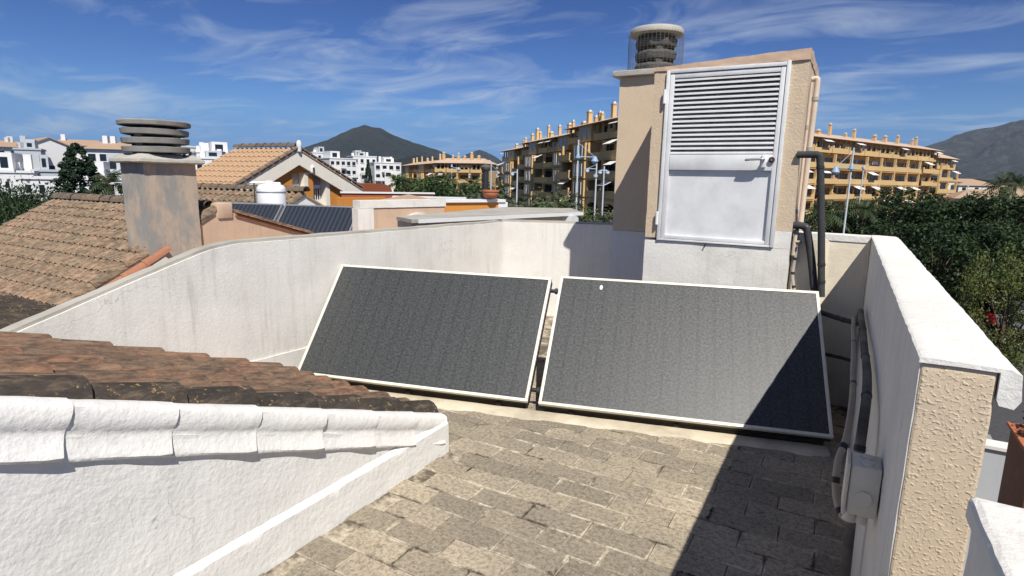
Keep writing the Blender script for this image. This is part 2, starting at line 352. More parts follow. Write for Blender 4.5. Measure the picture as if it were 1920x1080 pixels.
WL = {}
def mesh_of(name, mb, bevel=0, rough=0, cell=0.08, smooth=False, origin=None, seg=2):
    me = bpy.data.meshes.new(name)
    bm = bmesh.new(); vs = [bm.verts.new(v) for v in mb.v]
    for f in mb.f:
        try: bm.faces.new([vs[i] for i in f])
        except ValueError: pass
    bmesh.ops.recalc_face_normals(bm, faces=bm.faces)
    if bevel:
        es = [e for e in bm.edges if len(e.link_faces) == 2 and e.calc_face_angle(0) > 0.5]
        bmesh.ops.bevel(bm, geom=es, offset=bevel, segments=seg, affect='EDGES', profile=0.5, clamp_overlap=True)
    if rough:
        bmesh.ops.triangulate(bm, faces=bm.faces)
        for _ in range(9):
            es = [e for e in bm.edges if e.calc_length() > cell*1.5]
            if not es: break
            bmesh.ops.subdivide_edges(bm, edges=es, cuts=1); bmesh.ops.triangulate(bm, faces=[f for f in bm.faces if len(f.verts) > 3])
        for v in bm.verts:
            p = v.co; d = Vector((noise.noise(p*5.3), noise.noise(p*5.3+Vector((31, 7, 3))), noise.noise(p*5.3+Vector((5, 71, 13)))))
            d2 = Vector((noise.noise(p*19), noise.noise(p*19+Vector((3, 9, 1))), noise.noise(p*19+Vector((8, 2, 6)))))
            v.co = p + (d*0.65+d2*0.5)*rough
    if origin is not None:
        bmesh.ops.translate(bm, verts=bm.verts, vec=-Vector(origin))
    bm.to_mesh(me); bm.free()
    if smooth or bevel or rough:
        me.polygons.foreach_set('use_smooth', [True]*len(me.polygons)); me.set_sharp_from_angle(angle=math.radians(38 if not rough else 45))
    return me
def obj(name, mb, mat, parent=None, world=True, **kw):
    """one mesh object; its origin at its own middle. world: coordinates are world ones, else in the parent's frame"""
    xs, ys, zs = zip(*mb.v); c = Vector(((min(xs)+max(xs))/2, (min(ys)+max(ys))/2, (min(zs)+max(zs))/2 if parent else min(zs)))
    me = mesh_of(name, mb, origin=c, **kw); me.materials.append(M(mat))
    o = bpy.data.objects.new(name, me); COL.objects.link(o)
    base = Vector((0, 0, 0))
    if parent is not None:
        o.parent = parent; base = WL[parent.name] if world else WL[parent.name]-WL[root_of(parent).name]
    o.location = c-base; WL[o.name] = c if world else c+(WL[root_of(parent).name] if parent is not None else Vector((0, 0, 0)))
    return o
def root_of(o):
    while o.parent: o = o.parent
    return o
def link_mesh(name, me, parent, loc, rot=(0, 0, 0), scale=None):
    """shares mesh data; loc is in world coordinates (parents unrotated)"""
    o = bpy.data.objects.new(name, me); COL.objects.link(o); o.parent = parent
    o.location = Vector(loc)-WL[parent.name]; o.rotation_euler = rot
    if scale: o.scale = scale
    WL[o.name] = Vector(loc); return o
def thing(name, label, cat, loc=(0, 0, 0), rz=0, group=None, kind=None):
    o = bpy.data.objects.new(name, None); COL.objects.link(o); o.location = loc; o.rotation_euler = (0, 0, rz); o.empty_display_size = 0.2
    WL[o.name] = Vector(loc); return tag(o, label, cat, group, kind)
def tag(o, label, cat=None, group=None, kind=None):
    o['label'] = label
    if cat: o['category'] = cat
    if group: o['group'] = group
    if kind: o['kind'] = kind
    return o
def structure(name, mb, mat, **kw):
    o = obj(name, mb, mat, **kw); o['kind'] = 'structure'; return o
def copy_tree(o, parent=None):
    c = o.copy(); COL.objects.link(c); c.parent = parent; WL[c.name] = WL[o.name].copy()
    for ch in list(o.children): copy_tree(ch, c)
    return c

STREET = -7.0
# ================================================================== the roof terrace
S_OUR = 0.377                                   # fall of our roof
def our_roof_z(y): return 1.058-S_OUR*(y-0.671)
LW = [(-4.30, 1.30), (-4.111, 2.793), (-3.76, 6.407)]          # inner foot line of the long left parapet
BW = [(-3.76, 6.407), (-2.30, 6.93)]

# --- floor
fl = MB().prism([(-4.4, 0.6), (0.30, 0.6), (0.30, 6.0), (-1.6, 7.0), (-3.9, 7.0)], -0.22, -0.0085)
floor = structure('terrace_floor', fl, 'grout')
tl, tw = 0.326, 0.1575
def tile_mesh(i):
    hx, hy, c, h = tl/2-0.0028, tw/2-0.0028, 0.0025, 0.016; rnd = random.Random(i)
    j = lambda a: rnd.uniform(-a, a)
    b = [(-hx+j(.002), -hy+j(.002)), (hx+j(.002), -hy+j(.002)), (hx+j(.002), hy+j(.002)), (-hx+j(.002), hy+j(.002))]
    vs = [(x, y, -h) for x, y in b]+[(x, y, -c) for x, y in b]+[(x*(1-c/hx), y*(1-c/hy), j(.0006)) for x, y in b]
    fs = [(0,1,5,4),(1,2,6,5),(2,3,7,6),(3,0,4,7),(4,5,9,8),(5,6,10,9),(6,7,11,10),(7,4,8,11),(8,9,10,11)]
    me = bpy.data.meshes.new('tile'); me.from_pydata(vs, [], fs); me.materials.append(M('floor_tile')); return me
tms = [tile_mesh(i) for i in range(6)]
def inside_floor(x, y):
    if x > 0.30 or y > 4.85: return False
    if y < 2.86: return x > -2.07+0.06
    if x < -3.85+(y-5.4)*0.097: return False
    return not (x < -2.9 and y > 4.3)
row = 0; y = 1.075
while y < 4.9:
    off = 0.115 + (0.5 if row % 2 else 0.0)*tl + random.uniform(-0.02, 0.02)
    for i in range(-14, 3):
        x = off+i*tl-0.1
        if inside_floor(x, y):
            link_mesh('tile', random.choice(tms), floor, (x, y, random.uniform(-0.0015, 0.0015)),
                      (random.uniform(-.006, .006), random.uniform(-.005, .005), random.uniform(-.006, .006)))
    row += 1; y += tw

# --- long left parapet: raking start against our roof, then level
def wall_strip(path, tops, thick, z0=-0.2):
    """wall standing on a foot line (inner side), thickness to the left of the path"""
    mb = MB(); n = len(path); outer = []
    for i, p in enumerate(path):
        a = Vector(path[max(i-1, 0)]); b = Vector(path[min(i+1, n-1)]); t = (b-a).normalized(); outer.append((p[0]-t.y*thick, p[1]+t.x*thick))
    z0 = z0 if isinstance(z0, (list, tuple)) else [z0]*n
    for i in range(n):
        mb.v += [(path[i][0], path[i][1], z0[i]), (path[i][0], path[i][1], tops[i]), (outer[i][0], outer[i][1], tops[i]), (outer[i][0], outer[i][1], z0[i])]
    for i in range(n-1):
        for j in range(4): mb.f.append((i*4+j, i*4+(j+1) % 4, (i+1)*4+(j+1) % 4, (i+1)*4+j))
    mb.f.append((3, 2, 1, 0)); mb.f.append(tuple((n-1)*4+j for j in range(4)))
    return mb
def arc_top(y): return 1.176 if y > 2.9 else (1.176-(2.62-y)*0.345-0.045 if y < 2.62 else 1.176-0.045*((2.9-y)/0.28)**1.6)
ys = [1.32, 1.6, 1.9, 2.2, 2.45, 2.62, 2.7, 2.8, 2.9, 3.5, 4.5, 5.5, 6.38]
def lwx(y): return LW[0][0]+(LW[1][0]-LW[0][0])*(y-LW[0][1])/(LW[1][1]-LW[0][1]) if y < LW[1][1] else LW[1][0]+(LW[2][0]-LW[1][0])*(y-LW[1][1])/(LW[2][1]-LW[1][1])
path = [(lwx(y), y) for y in ys]
lw = thing('parapet_wall', 'long white stucco parapet wall on the left whose top rakes down to the brown tiles', 'wall', (-4.1, 2.8, 0))
obj('wall_face', wall_strip(path, [arc_top(y)-0.012 for y in ys], 0.10), 'white_wall', lw, rough=0.006, cell=0.14)
cp = [(x-0.018, y) for x, y in path]
obj('coping', wall_strip(cp, [arc_top(y)+0.010 for y in ys], 0.11, [arc_top(y)-0.045 for y in ys]), 'concrete_cap', lw, rough=0.006, cell=0.06)
sk = [(lwx(y)+0.014, y) for y in (1.5, 3, 4.5, 6.3)]
obj('skirting', wall_strip(sk, [0.2]*4, 0.02, -0.02), 'white_wall', lw, rough=0.003, cell=0.12)

bw = thing('parapet_wall', 'short white parapet wall behind the left collector, meeting the peach housing at its right', 'wall', (-3.0, 6.7, 0))
obj('wall_face', wall_strip([(-3.78, 6.40), (-3.1, 6.645), (-2.0, 7.03)], [1.172]*3, 0.10), 'white_wall', bw, rough=0.006, cell=0.14)
obj('coping', wall_strip([(-3.80, 6.41), (-3.1, 6.662), (-2.0, 7.047)], [1.196]*3, 0.11, 1.150), 'concrete_cap', bw, rough=0.004, cell=0.08)

# --- right parapet with a thick white coping that laps over the outside
RX0, RX1, RY0, RY1, RZ = 0.173, 0.310, 1.532, 5.105, 1.333
rw = thing('parapet_wall', 'long white parapet wall on the right with thick coping and rough peach end', 'wall', (0.24, 3.3, 0))
obj('wall_face', MB().box(RX0, RX0+0.07, RY0+0.004, RY1+0.12, -0.15, RZ-0.013), 'white_wall', rw, rough=0.004, cell=0.12)
obj('wall_end', MB().box(RX0+0.002, RX1, RY0, RY0+0.30, -3.0, RZ-0.013), 'peach_pebble', rw, rough=0.0022, cell=0.018, bevel=0.006)
obj('outer_face', MB().box(RX0+0.072, RX1-0.003, RY0+0.302, RY1+0.14, -3.0, RZ-0.016), 'peach_wall', rw, rough=0.003, cell=0.15)
prof = [(RX0-0.003, RZ-0.012), (RX0-0.003, RZ-0.003), (RX0+0.003, RZ), (0.330, RZ-0.004), (0.348, RZ-0.012), (0.352, RZ-0.066), (0.342, RZ-0.086), (0.318, RZ-0.082), (RX1+0.002, RZ-0.070), (RX1+0.002, RZ-0.012)]
mb = MB(); n = len(prof)
yy = [RY0-0.006+(RY1+0.17-RY0)*i/40 for i in range(41)]
for q in yy: mb.v += [(x, q, z) for x, z in prof]
for i in range(40):
    for j in range(n): mb.f.append((i*n+j, i*n+(j+1) % n, (i+1)*n+(j+1) % n, (i+1)*n+j))
mb.f += [tuple(range(n)), tuple(40*n+j for j in range(n-1, -1, -1))]
obj('coping', mb, 'white_top', rw, rough=0.0036, cell=0.03)

rb = thing('parapet_wall', 'short white cross wall behind the black pipes at the end of the right parapet', 'wall', (-0.1, 5.16, 0))
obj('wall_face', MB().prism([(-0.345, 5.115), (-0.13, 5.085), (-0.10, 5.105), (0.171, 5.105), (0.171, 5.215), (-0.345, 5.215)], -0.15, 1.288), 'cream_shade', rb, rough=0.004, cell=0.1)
obj('coping', MB().box(-0.345, 0.168, 5.098, 5.272, 1.285, 1.331), 'white_top', rb, rough=0.004, cell=0.05)

lowb = thing('low_wall', 'low white rough-plastered wall at the bottom right, beside the peach wall end', 'wall', (0.6, 1.2, -1))
obj('wall_face', MB().box(0.232, 0.66, 0.20, 1.150, -2.5, 1.175), 'white_wall', lowb, rough=0.006, cell=0.04, bevel=0.012)
obj('coping', MB().box(0.224, 0.68, 0.18, 1.162, 1.155, 1.203), 'white_top', lowb, rough=0.007, cell=0.02, bevel=0.012)

# --- near gable wall of our roof with its painted verge
NX = -2.07
gw = thing('gable_wall', 'white stucco gable wall in the left foreground, topped with white painted verge tiles', 'wall', (NX-0.1, 1.2, 0))
mb = MB(); mb.sheet([(NX, -0.9, -0.2), (NX, 2.80, -0.2), (NX, 2.80, 0.13), (NX, -0.9, our_roof_z(-0.9)-0.13)], (-0.14, 0, 0))
obj('wall_face', mb, 'white_paint_near', gw, rough=0.006, cell=0.05)
mb = MB(); mb.sheet([(NX+0.002, -0.9, -0.03), (NX+0.030, -0.9, -0.03), (NX+0.026, -0.9, 0.182), (NX+0.002, -0.9, 0.205)], (0, 3.735, 0))
obj('skirting', mb, 'white_paint_near', gw, rough=0.004, cell=0.045)
# verge tile: two rolls, the lower end of each a little proud of the next
vp = [(-0.10, -0.005), (-0.05, 0.008), (-0.016, 0.004), (0.004, -0.006), (0.015, -0.028), (0.019, -0.054), (0.013, -0.076), (0.006, -0.088),
      (0.008, -0.104), (0.018, -0.130), (0.033, -0.158), (0.037, -0.168), (0.030, -0.177), (0.0, -0.178), (-0.10, -0.168)]
ang = math.atan(S_OUR)
def verge_mesh():
    mb = MB(); n = len(vp); K = 9; Lg = 0.385
    for i in range(K+1):
        t = i/K; g = 0.48+0.52*t; e = 1.0 if i < K else 0.97
        for x, z in vp: mb.v.append((x*(g if x > 0 else 1)*e + 0.004*math.sin(7*t+z*30), (t-0.5)*Lg, z*e+0.010*t-0.005))
    for i in range(K):
        for j in range(n): mb.f.append((i*n+j, i*n+(j+1) % n, (i+1)*n+(j+1) % n, (i+1)*n+j))
    mb.f += [tuple(range(n)), tuple(K*n+j for j in range(n-1, -1, -1))]
    return mb
vms = []
for q in range(3):
    mb = verge_mesh(); mb.v = [(a+q*5, b, c_) for a, b, c_ in mb.v]
    me = mesh_of('verge_tile', mb, rough=0.0035, cell=0.025, origin=(q*5, 0, 0)); me.materials.append(M('white_paint_near')); vms.append(me)
for i, ye in enumerate([0.16, 0.503, 0.847, 1.179, 1.524, 1.877, 2.228, 2.563, 2.848]):
    yc = ye-0.385/2*math.cos(ang); o = link_mesh('verge_tile', vms[i % 3], gw, (NX+random.uniform(-.003, .003), yc, our_roof_z(yc)-0.018), (-ang-0.012, random.uniform(-.02, .02), random.uniform(-.012, .012)))

# --- barrel tiles
def barrel(name, mat, L_=0.43, r0=0.083, r1=0.102, th=0.013, n=6, down=False, seed=0, flat=1.0):
    mb = MB(); rnd = random.Random(seed)
    for (y, r) in ((-L_/2, r0), (L_/2, r1)):
        for rr in (r, r-th):
            for j in range(n+1):
                a = math.pi*j/n; q = rr*(1+rnd.uniform(-.012, .012)); mb.v.append((q*math.cos(a), y, (-1 if down else 1)*q*flat*math.sin(a)))
    k_ = n+1
    for j in range(n):
        mb.f += [(j, j+1, 2*k_+j+1, 2*k_+j), (k_+j+1, k_+j, 3*k_+j, 3*k_+j+1), (j+1, j, k_+j, k_+j+1), (2*k_+j, 2*k_+j+1, 3*k_+j+1, 3*k_+j)]
    mb.f += [(0, 2*k_, 3*k_, k_), (n, k_+n, 3*k_+n, 2*k_+n)]
    me = mesh_of(name, mb, smooth=True); me.materials.append(M(mat)); return me
def barrel_set(mat, **kw): return [barrel('tile', mat, seed=i, **kw) for i in range(3)]
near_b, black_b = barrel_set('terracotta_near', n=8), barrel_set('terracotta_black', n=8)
def channel_set(mat): return [barrel('tile', mat, r0=0.10, r1=0.085, down=True, seed=9, flat=0.6)]
near_c = channel_set('terracotta_near')

roof = thing('tiled_roof', 'weathered brown barrel-tile roof above the white gable wall, sloping down to the terrace', 'roof', (-3.1, 1.5, 0))
def sl(x, y, dz): return (x, y, our_roof_z(y)+dz)
obj('roof_deck', MB().add([sl(-2.12, -0.9, -0.12), sl(-4.16, -0.9, -0.12), sl(-4.16, 3.05, -0.12), sl(-2.12, 2.78, -0.12),
                           sl(-2.12, -0.9, -0.16), sl(-4.16, -0.9, -0.16), sl(-4.16, 3.05, -0.16), sl(-2.12, 2.78, -0.16)],
                          [(0,1,2,3),(7,6,5,4),(0,4,5,1),(1,5,6,2),(2,6,7,3),(3,7,4,0)]), 'ridge_old', roof)
CP_ = 0.2265; RP = 0.345*math.cos(math.atan(S_OUR))
for ci in range(9):
    x = -2.245-ci*CP_; ye = 2.86+(-2.245-x)*0.165
    kk = 0
    yl = ye
    while yl > -0.1:
        yc = yl-0.215*math.cos(ang); dz = -0.060 if ci == 0 else -0.088
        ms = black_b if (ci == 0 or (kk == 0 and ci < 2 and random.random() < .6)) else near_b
        link_mesh('tile', random.choice(ms), roof, (x+random.uniform(-.006, .006), yc, our_roof_z(yc)+dz+random.uniform(-.003, .003)),
                  (-ang+0.035, random.uniform(-.04, .04), random.uniform(-.02, .02)))
        if ci: link_mesh('tile', near_c[0], roof, (x+CP_/2, yc-0.02, our_roof_z(yc)-0.048+random.uniform(-.003, .003)), (-ang+0.03, 0, 0))
        yl -= 0.345*math.cos(ang); kk += 1
# the same slope beyond the left parapet, seen at a grazing angle, all in the near-black tile colour
roof2 = thing('tiled_roof', 'near-black strip of barrel tiles at the far left edge, below the pale roof', 'roof', (-6.5, 2.0, 0))
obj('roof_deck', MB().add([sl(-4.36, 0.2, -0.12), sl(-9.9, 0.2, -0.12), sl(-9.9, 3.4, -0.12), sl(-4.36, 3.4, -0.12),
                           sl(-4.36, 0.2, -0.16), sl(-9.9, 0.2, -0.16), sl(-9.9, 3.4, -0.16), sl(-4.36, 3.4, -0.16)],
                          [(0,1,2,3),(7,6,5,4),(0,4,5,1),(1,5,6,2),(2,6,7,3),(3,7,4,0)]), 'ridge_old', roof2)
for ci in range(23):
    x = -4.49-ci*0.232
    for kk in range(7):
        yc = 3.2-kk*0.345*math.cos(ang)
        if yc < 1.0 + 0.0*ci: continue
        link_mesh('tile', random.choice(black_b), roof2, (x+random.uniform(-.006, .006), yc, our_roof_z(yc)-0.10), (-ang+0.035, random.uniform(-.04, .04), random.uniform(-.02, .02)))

# ================================================================== solar collectors
def collector(label, B0, t, Lw, tilt, Hs):
    """B0: lower left front corner; t: direction of the lower edge; Hs: slope length"""
    t = Vector((*t, 0)).normalized(); nh = Vector((-t.y, t.x, 0)); up = nh*math.cos(tilt)+UP*math.sin(tilt); nn = t.cross(up)
    B0 = Vector(B0); th = 0.085
    root = thing('solar_collector', label, 'solar panel', B0+t*Lw/2+nh*0.35-UP*B0.z, group='solar collectors on our terrace')
    c = B0+t*Lw/2+up*Hs/2
    obj('collector_box', MB().obox(c-nn*(th/2+0.004), t, up, nn, Lw/2-0.003, Hs/2-0.003, th/2-0.004), 'black_metal', root)
    g = bpy.data.objects.new('glass', mesh_of('glass', MB().box(-Lw/2+0.02, Lw/2-0.02, -Hs/2+0.02, Hs/2-0.02, -0.004, 0.0)))
    g.data.materials.append(M('solar_glass')); COL.objects.link(g); g.parent = root
    mw = Matrix(((t.x, up.x, nn.x, 0), (t.y, up.y, nn.y, 0), (t.z, up.z, nn.z, 0), (0, 0, 0, 1)))
    g.rotation_euler = mw.to_euler(); g.location = c-nn*0.001-WL[root.name]; WL[g.name] = c
    fr = 0.011
    for (cc, ax, ay, ha, hb) in ((B0+t*Lw/2+up*fr, t, up, Lw/2, fr), (B0+t*Lw/2+up*(Hs-fr), t, up, Lw/2, fr),
                                 (B0+t*fr+up*Hs/2, up, t, Hs/2-2*fr-.001, fr), (B0+t*(Lw-fr)+up*Hs/2, up, t, Hs/2-2*fr-.001, fr)):
        obj('frame_rail', MB().obox(cc-nn*0.012, ax, ay, nn, ha, hb, 0.018), 'frame_cream', root, bevel=0.0025)
    for q in (0.12, 0.5, 0.88):                               # support: front foot, prop and base rail
        f = B0+t*Lw*q-nn*(th+0.015); top = B0+t*Lw*q+up*(Hs-0.08)-nn*(th+0.015)
        a = Vector((f.x, f.y, 0.02)); b = Vector((top.x, top.y, 0.02))
        obj('stand_leg', MB().obox((top+b)/2, UP, t, nh, (top.z-b.z)/2-0.002, 0.018, 0.018), 'dark_stand', root)
        obj('stand_rail', MB().obox((a+b)/2+nh*0.03, nh, t, UP, (b-a).length/2+0.06, 0.018, 0.017), 'dark_stand', root)
    b0 = B0-nn*(th*0.5)
    obj('base_rail', MB().obox(Vector((b0.x, b0.y, 0.030))+t*Lw/2+nh*0.045, t, nh, UP, Lw/2-0.04, 0.02, 0.026), 'dark_stand', root)
    return root, t, up, nn, nh
TL = math.radians(47.5)
c1 = collector('left solar collector, darker glass, its lower left corner behind the brown roof tiles', (-3.830, 3.168, 0.085), (math.cos(math.radians(13.9)), math.sin(math.radians(13.9))), 1.975, TL, 1.10)
c2 = collector('right solar collector, paler glare on its glass and a triangle of shade at its right', (-1.826, 3.650, 0.085), (math.cos(math.radians(14.9)), math.sin(math.radians(14.9))), 1.965, math.radians(46.2), 1.145)
r2, t2, up2, nn2, nh2 = c2
st = Vector((-1.826, 3.650, 0.085))+t2*0.345+up2*1.055+nn2*0.002
me = mesh_of('sticker', MB().lathe([(0.017, 0), (0.017, 0.002)], n=14)); me.materials.append(M('slat_white'))
link_mesh('sticker', me, r2, st, Matrix(((t2.x, up2.x, nn2.x), (t2.y, up2.y, nn2.y), (t2.z, up2.z, nn2.z))).to_euler(), (0.75, 1.3, 1))
for zz, lab in ((0.12, 'short black pipe joint between the two collectors at their lower corners'), (1.02, 'short black pipe joint between the two collectors at their upper corners')):
    a = Vector((-1.905, 3.645, 0.085))+up2*zz-nn2*0.05; b = a+t2*0.16
    j = thing('pipe_joint', lab, 'pipe', ((a+b)/2-UP*0.03), group='joints between the collectors')
    obj('pipe', MB().tube([a, b], 0.016, 12), 'black_metal', j, smooth=True)
    for q in (0.3, 0.5, 0.7): obj('coupling_nut', MB().tube([a.lerp(b, q-0.06), a.lerp(b, q+0.06)], 0.026, 8), 'black_foam', j)
# pale mortar bed along the lower edge of the collectors
ms = thing('mortar_ledge', 'pale cream mortar ledge along the floor in front of the collectors', 'ledge', (-1.5, 3.6, 0))
tm = Vector((math.cos(math.radians(14.4)), math.sin(math.radians(14.4)), 0)); nmm = Vector((-tm.y, tm.x, 0)); A = Vector((-3.25, 3.21, 0)); 
mb = MB(); K = 46
for i in range(K+1):
    p = A+tm*(3.42*i/K); wv = 0.032+0.05*noise.noise(Vector((i*0.4, 2, 0)))
    for (off, z) in ((-wv, -0.003), (-wv*0.35, 0.012), (0.10, 0.018), (0.16, -0.003)): q = p+nmm*off; mb.v.append((q.x, q.y, z))
for i in range(K):
    for j in range(3): mb.f.append((i*4+j, (i+1)*4+j, (i+1)*4+j+1, i*4+j+1))
    mb.f.append((i*4+3, (i+1)*4+3, (i+1)*4, i*4))
mb.f += [(0, 1, 2, 3), (K*4+3, K*4+2, K*4+1, K*4)]
obj('mortar_bed', mb, 'mortar', ms, rough=0.004, cell=0.05)

# ================================================================== the housing with the louvred door
HX0, HX1, HY, HT = -1.512, -0.362, 5.0, 2.64
tw_ = thing('plant_housing', 'tall peach stucco rooftop housing with white base and white louvred metal door', 'roof housing', (-0.95, 5.4, 0))
DX0, DX1, DZ0, DZ1 = -1.405, -0.482, 1.212, 2.592
mb = MB()
for bx in ((HX0, DX0, HY, 6.1), (DX1, HX1, HY, 6.1)): mb.box(*bx, 1.325, HT-0.03)
obj('wall_pier', MB().box(HX0, DX0, HY, 6.0, 1.232, HT-0.045), 'peach_wall', tw_, rough=0.005, cell=0.045)
obj('wall_pier', MB().box(DX1, HX1, HY, 6.0, 1.345, HT-0.02), 'peach_wall', tw_, rough=0.005, cell=0.045)
obj('back_panel', MB().box(DX0+.002, DX1-.002, HY+0.13, 5.99, 1.15, HT-0.05), 'peach_wall', tw_)
mb = MB().box(HX0+.001, HX1-.001, HY-0.004, 5.99, -0.1, DZ0-0.006)
obj('white_base', mb, 'white_wall', tw_, rough=0.005, cell=0.05)
obj('white_base', MB().box(DX1+.002, HX1-.0015, HY-0.004, 5.98, DZ0-0.004, 1.343), 'white_wall', tw_, rough=0.004, cell=0.05)
mb = MB().prism([(HX0-0.012, HY-0.012), (HX1+0.006, HY-0.012), (HX1+0.006, 6.05), (HX0-0.012, 6.05)], [2.592, 2.605, 2.605, 2.592], [2.622, 2.682, 2.682, 2.622])
obj('roof_cap', mb, 'peach_old', tw_, rough=0.010, cell=0.03)
# door
door = obj('door', MB().box(DX0+0.052, DX1-0.052, HY+0.012, HY+0.045, DZ0+0.045, 1.800), 'door_white', tw_)
for bx in ((DX0, DX0+0.028, HY-0.022, HY+0.10, DZ0, DZ1), (DX1-0.028, DX1, HY-0.022, HY+0.10, DZ0, DZ1+0.012),
           (DX0+0.029, DX1-0.029, HY-0.021, HY+0.10, DZ1-0.022, DZ1+0.006), (DX0+0.029, DX1-0.029, HY-0.021, HY+0.10, DZ0, DZ0+0.016)):
    obj('door_frame', MB().box(*bx), 'door_white', tw_, bevel=0.003)
for bx in ((DX0+0.031, DX0+0.066, HY-0.014, HY+0.03, DZ0+0.019, DZ1-0.026), (DX1-0.066, DX1-0.031, HY-0.014, HY+0.03, DZ0+0.019, DZ1-0.026),
           (DX0+0.067, DX1-0.067, HY-0.013, HY+0.03, DZ1-0.062, DZ1-0.027), (DX0+0.067, DX1-0.067, HY-0.013, HY+0.03, DZ0+0.019, DZ0+0.048),
           (DX0+0.067, DX1-0.067, HY-0.018, HY+0.03, 1.802, 1.925)):
    obj('door_stile', MB().box(*bx), 'door_white', door, bevel=0.0025)
obj('louvre_back', MB().box(DX0+0.07, DX1-0.07, HY+0.055, HY+0.066, 1.926, DZ1-0.063), 'louvre_dark', door)
lz0, lz1, NL = 1.940, 2.515, 17
for i in range(NL):
    z = lz0+(lz1-lz0)*i/(NL-1)
    mb = MB().sheet([(DX0+0.068, HY-0.012, z-0.010), (DX0+0.068, HY-0.012, z+0.002), (DX0+0.068, HY+0.028, z+0.019), (DX0+0.068, HY+0.032, z+0.013)], (DX1-DX0-0.136, 0, 0))
    obj('louvre_slat', mb, 'slat_white', door)
for z in (1.40, 2.39):
    obj('hinge', MB().tube([(DX0-0.004, HY-0.032, z-0.055), (DX0-0.004, HY-0.032, z+0.055)], 0.012, 10), 'slat_white', door, smooth=True)
hd = obj('handle', MB().box(-0.625, -0.590, HY-0.034, HY-0.0185, 1.825, 1.925), 'slat_white', door, bevel=0.006)
obj('lever', MB().tube(smooth_path([(-0.607, HY-0.033, 1.886), (-0.607, HY-0.066, 1.886), (-0.625, HY-0.074, 1.887), (-0.70, HY-0.074, 1.884), (-0.738, HY-0.070, 1.880)]), 0.0095, 10), 'steel', hd, smooth=True)
lk = obj('lock', MB().tube([(-0.552, HY-0.019, 1.883), (-0.552, HY-0.036, 1.883)], 0.022, 18), 'black_metal', door, smooth=True)
obj('key_cylinder', MB().tube([(-0.552, HY-0.0365, 1.883), (-0.552, HY-0.041, 1.883)], 0.009, 12), 'brass', lk, smooth=True)
obj('drip_hook', MB().tube(smooth_path([(-0.99, HY-0.008, 1.215), (-0.995, HY-0.03, 1.20), (-1.005, HY-0.015, 1.175)]), 0.005, 6), 'black_metal', tw_)
# flue shaft at its left, with coping and a cowl under a wire cage
fs = thing('flue_shaft', 'peach stucco flue shaft with white foot, standing left of the louvred door', 'chimney', (-1.78, 5.9, 0))
obj('shaft', MB().box(-2.064, HX0-0.003, 5.7, 6.32, 1.212, 2.690), 'peach_smooth', fs, rough=0.003, cell=0.06)
obj('white_foot', MB().box(-2.066, HX0-0.004, 5.697, 6.31, -0.1, 1.210), 'white_wall', fs, rough=0.003, cell=0.08)
obj('coping', MB().box(-2.125, HX0+0.02, 5.645, 6.37, 2.692, 2.746), 'concrete_cap', fs, rough=0.005, cell=0.04, bevel=0.006)
cw = thing('chimney_cowl', 'concrete chimney cowl of stacked dark rings inside a wire cage, above the flue shaft', 'chimney cowl', (-1.825, 6.02, 2.748))
CX, CY = -1.825, 6.02
CZ = 0.018
for i, z in enumerate((2.755, 2.872, 2.990)):
    mb = MB().lathe([(0.16, z), (0.200, z+0.012), (0.212, z+0.062), (0.195, z+0.086)], (CX, CY, 0), 8); obj('ring', mb, 'concrete_black', cw, rough=0.003, cell=0.05)
    for a in range(4):
        q = a*math.pi/2+0.5; mb = MB().obox((CX+0.15*math.cos(q), CY+0.15*math.sin(q), z+0.1015), (math.cos(q), math.sin(q), 0), (-math.sin(q), math.cos(q), 0), UP, 0.025, 0.03, 0.0155); obj('spacer', mb, 'concrete_black', cw)
obj('core', MB().lathe([(0.11, 2.748), (0.11, 3.10)], (CX, CY, 0), 12), 'louvre_dark', cw)
obj('lid', MB().lathe([(0.22, 3.108), (0.256, 3.115), (0.259, 3.150), (0.245, 3.168), (0.0, 3.180)], (CX, CY, 0), 36), 'concrete_cap', cw, rough=0.003, cell=0.05)
mb = MB(); R_ = 0.266
for i in range(44):
    a = 2*math.pi*i/44; d = Vector((math.cos(a), math.sin(a), 0)); p = Vector((CX, CY, 2.937))+d*R_; mb.obox(p, d, d.cross(UP), UP, 0.0010, 0.0010, 0.19)
for j in range(17):
    z = 2.755+j*0.0222; mb.tube([(CX+R_*math.cos(2*math.pi*i/30), CY+R_*math.sin(2*math.pi*i/30), z) for i in range(31)], 0.0010, 3, False)
obj('wire_cage', mb, 'wire', cw)

# ================================================================== pipes at the right of the housing
def pipe(name, label, pts, r, mat, cat='pipe', bands=(), clips=(), n=12, group=None):
    pts = [Vector(p) for p in pts]; root = thing(name, label, cat, pts[-1], group=group)
    sp = smooth_path(pts, 7); obj('pipe_run', MB().tube(sp, r, n), mat, root, smooth=True)
    for q in bands:
        i = int(q*(len(sp)-2)); a, b = sp[i], sp[i+1]; d = (b-a).normalized()
        obj('band', MB().tube([a, a+d*0.02], r*1.12, n), 'black_metal', root, smooth=True)
    for q in clips:
        i = int(q*(len(sp)-2)); a, b = sp[i], sp[i+1]; d = (b-a).normalized()
        obj('clip', MB().tube([a, a+d*0.03], r*1.25, n), 'pvc_grey', root, smooth=True)
    return root
pipe('insulated_pipe', 'black foam-covered pipe leaving the housing, elbowing and dropping straight down', [(-0.38, 4.985, 1.922), (-0.29, 4.985, 1.922), (-0.238, 4.985, 1.918), (-0.222, 4.985, 1.875), (-0.176, 4.984, 1.50), (-0.136, 4.982, 1.12), (-0.111, 4.98, 0.865)], 0.026, 'black_foam', bands=(0.55, 0.86, 0.93), n=14)
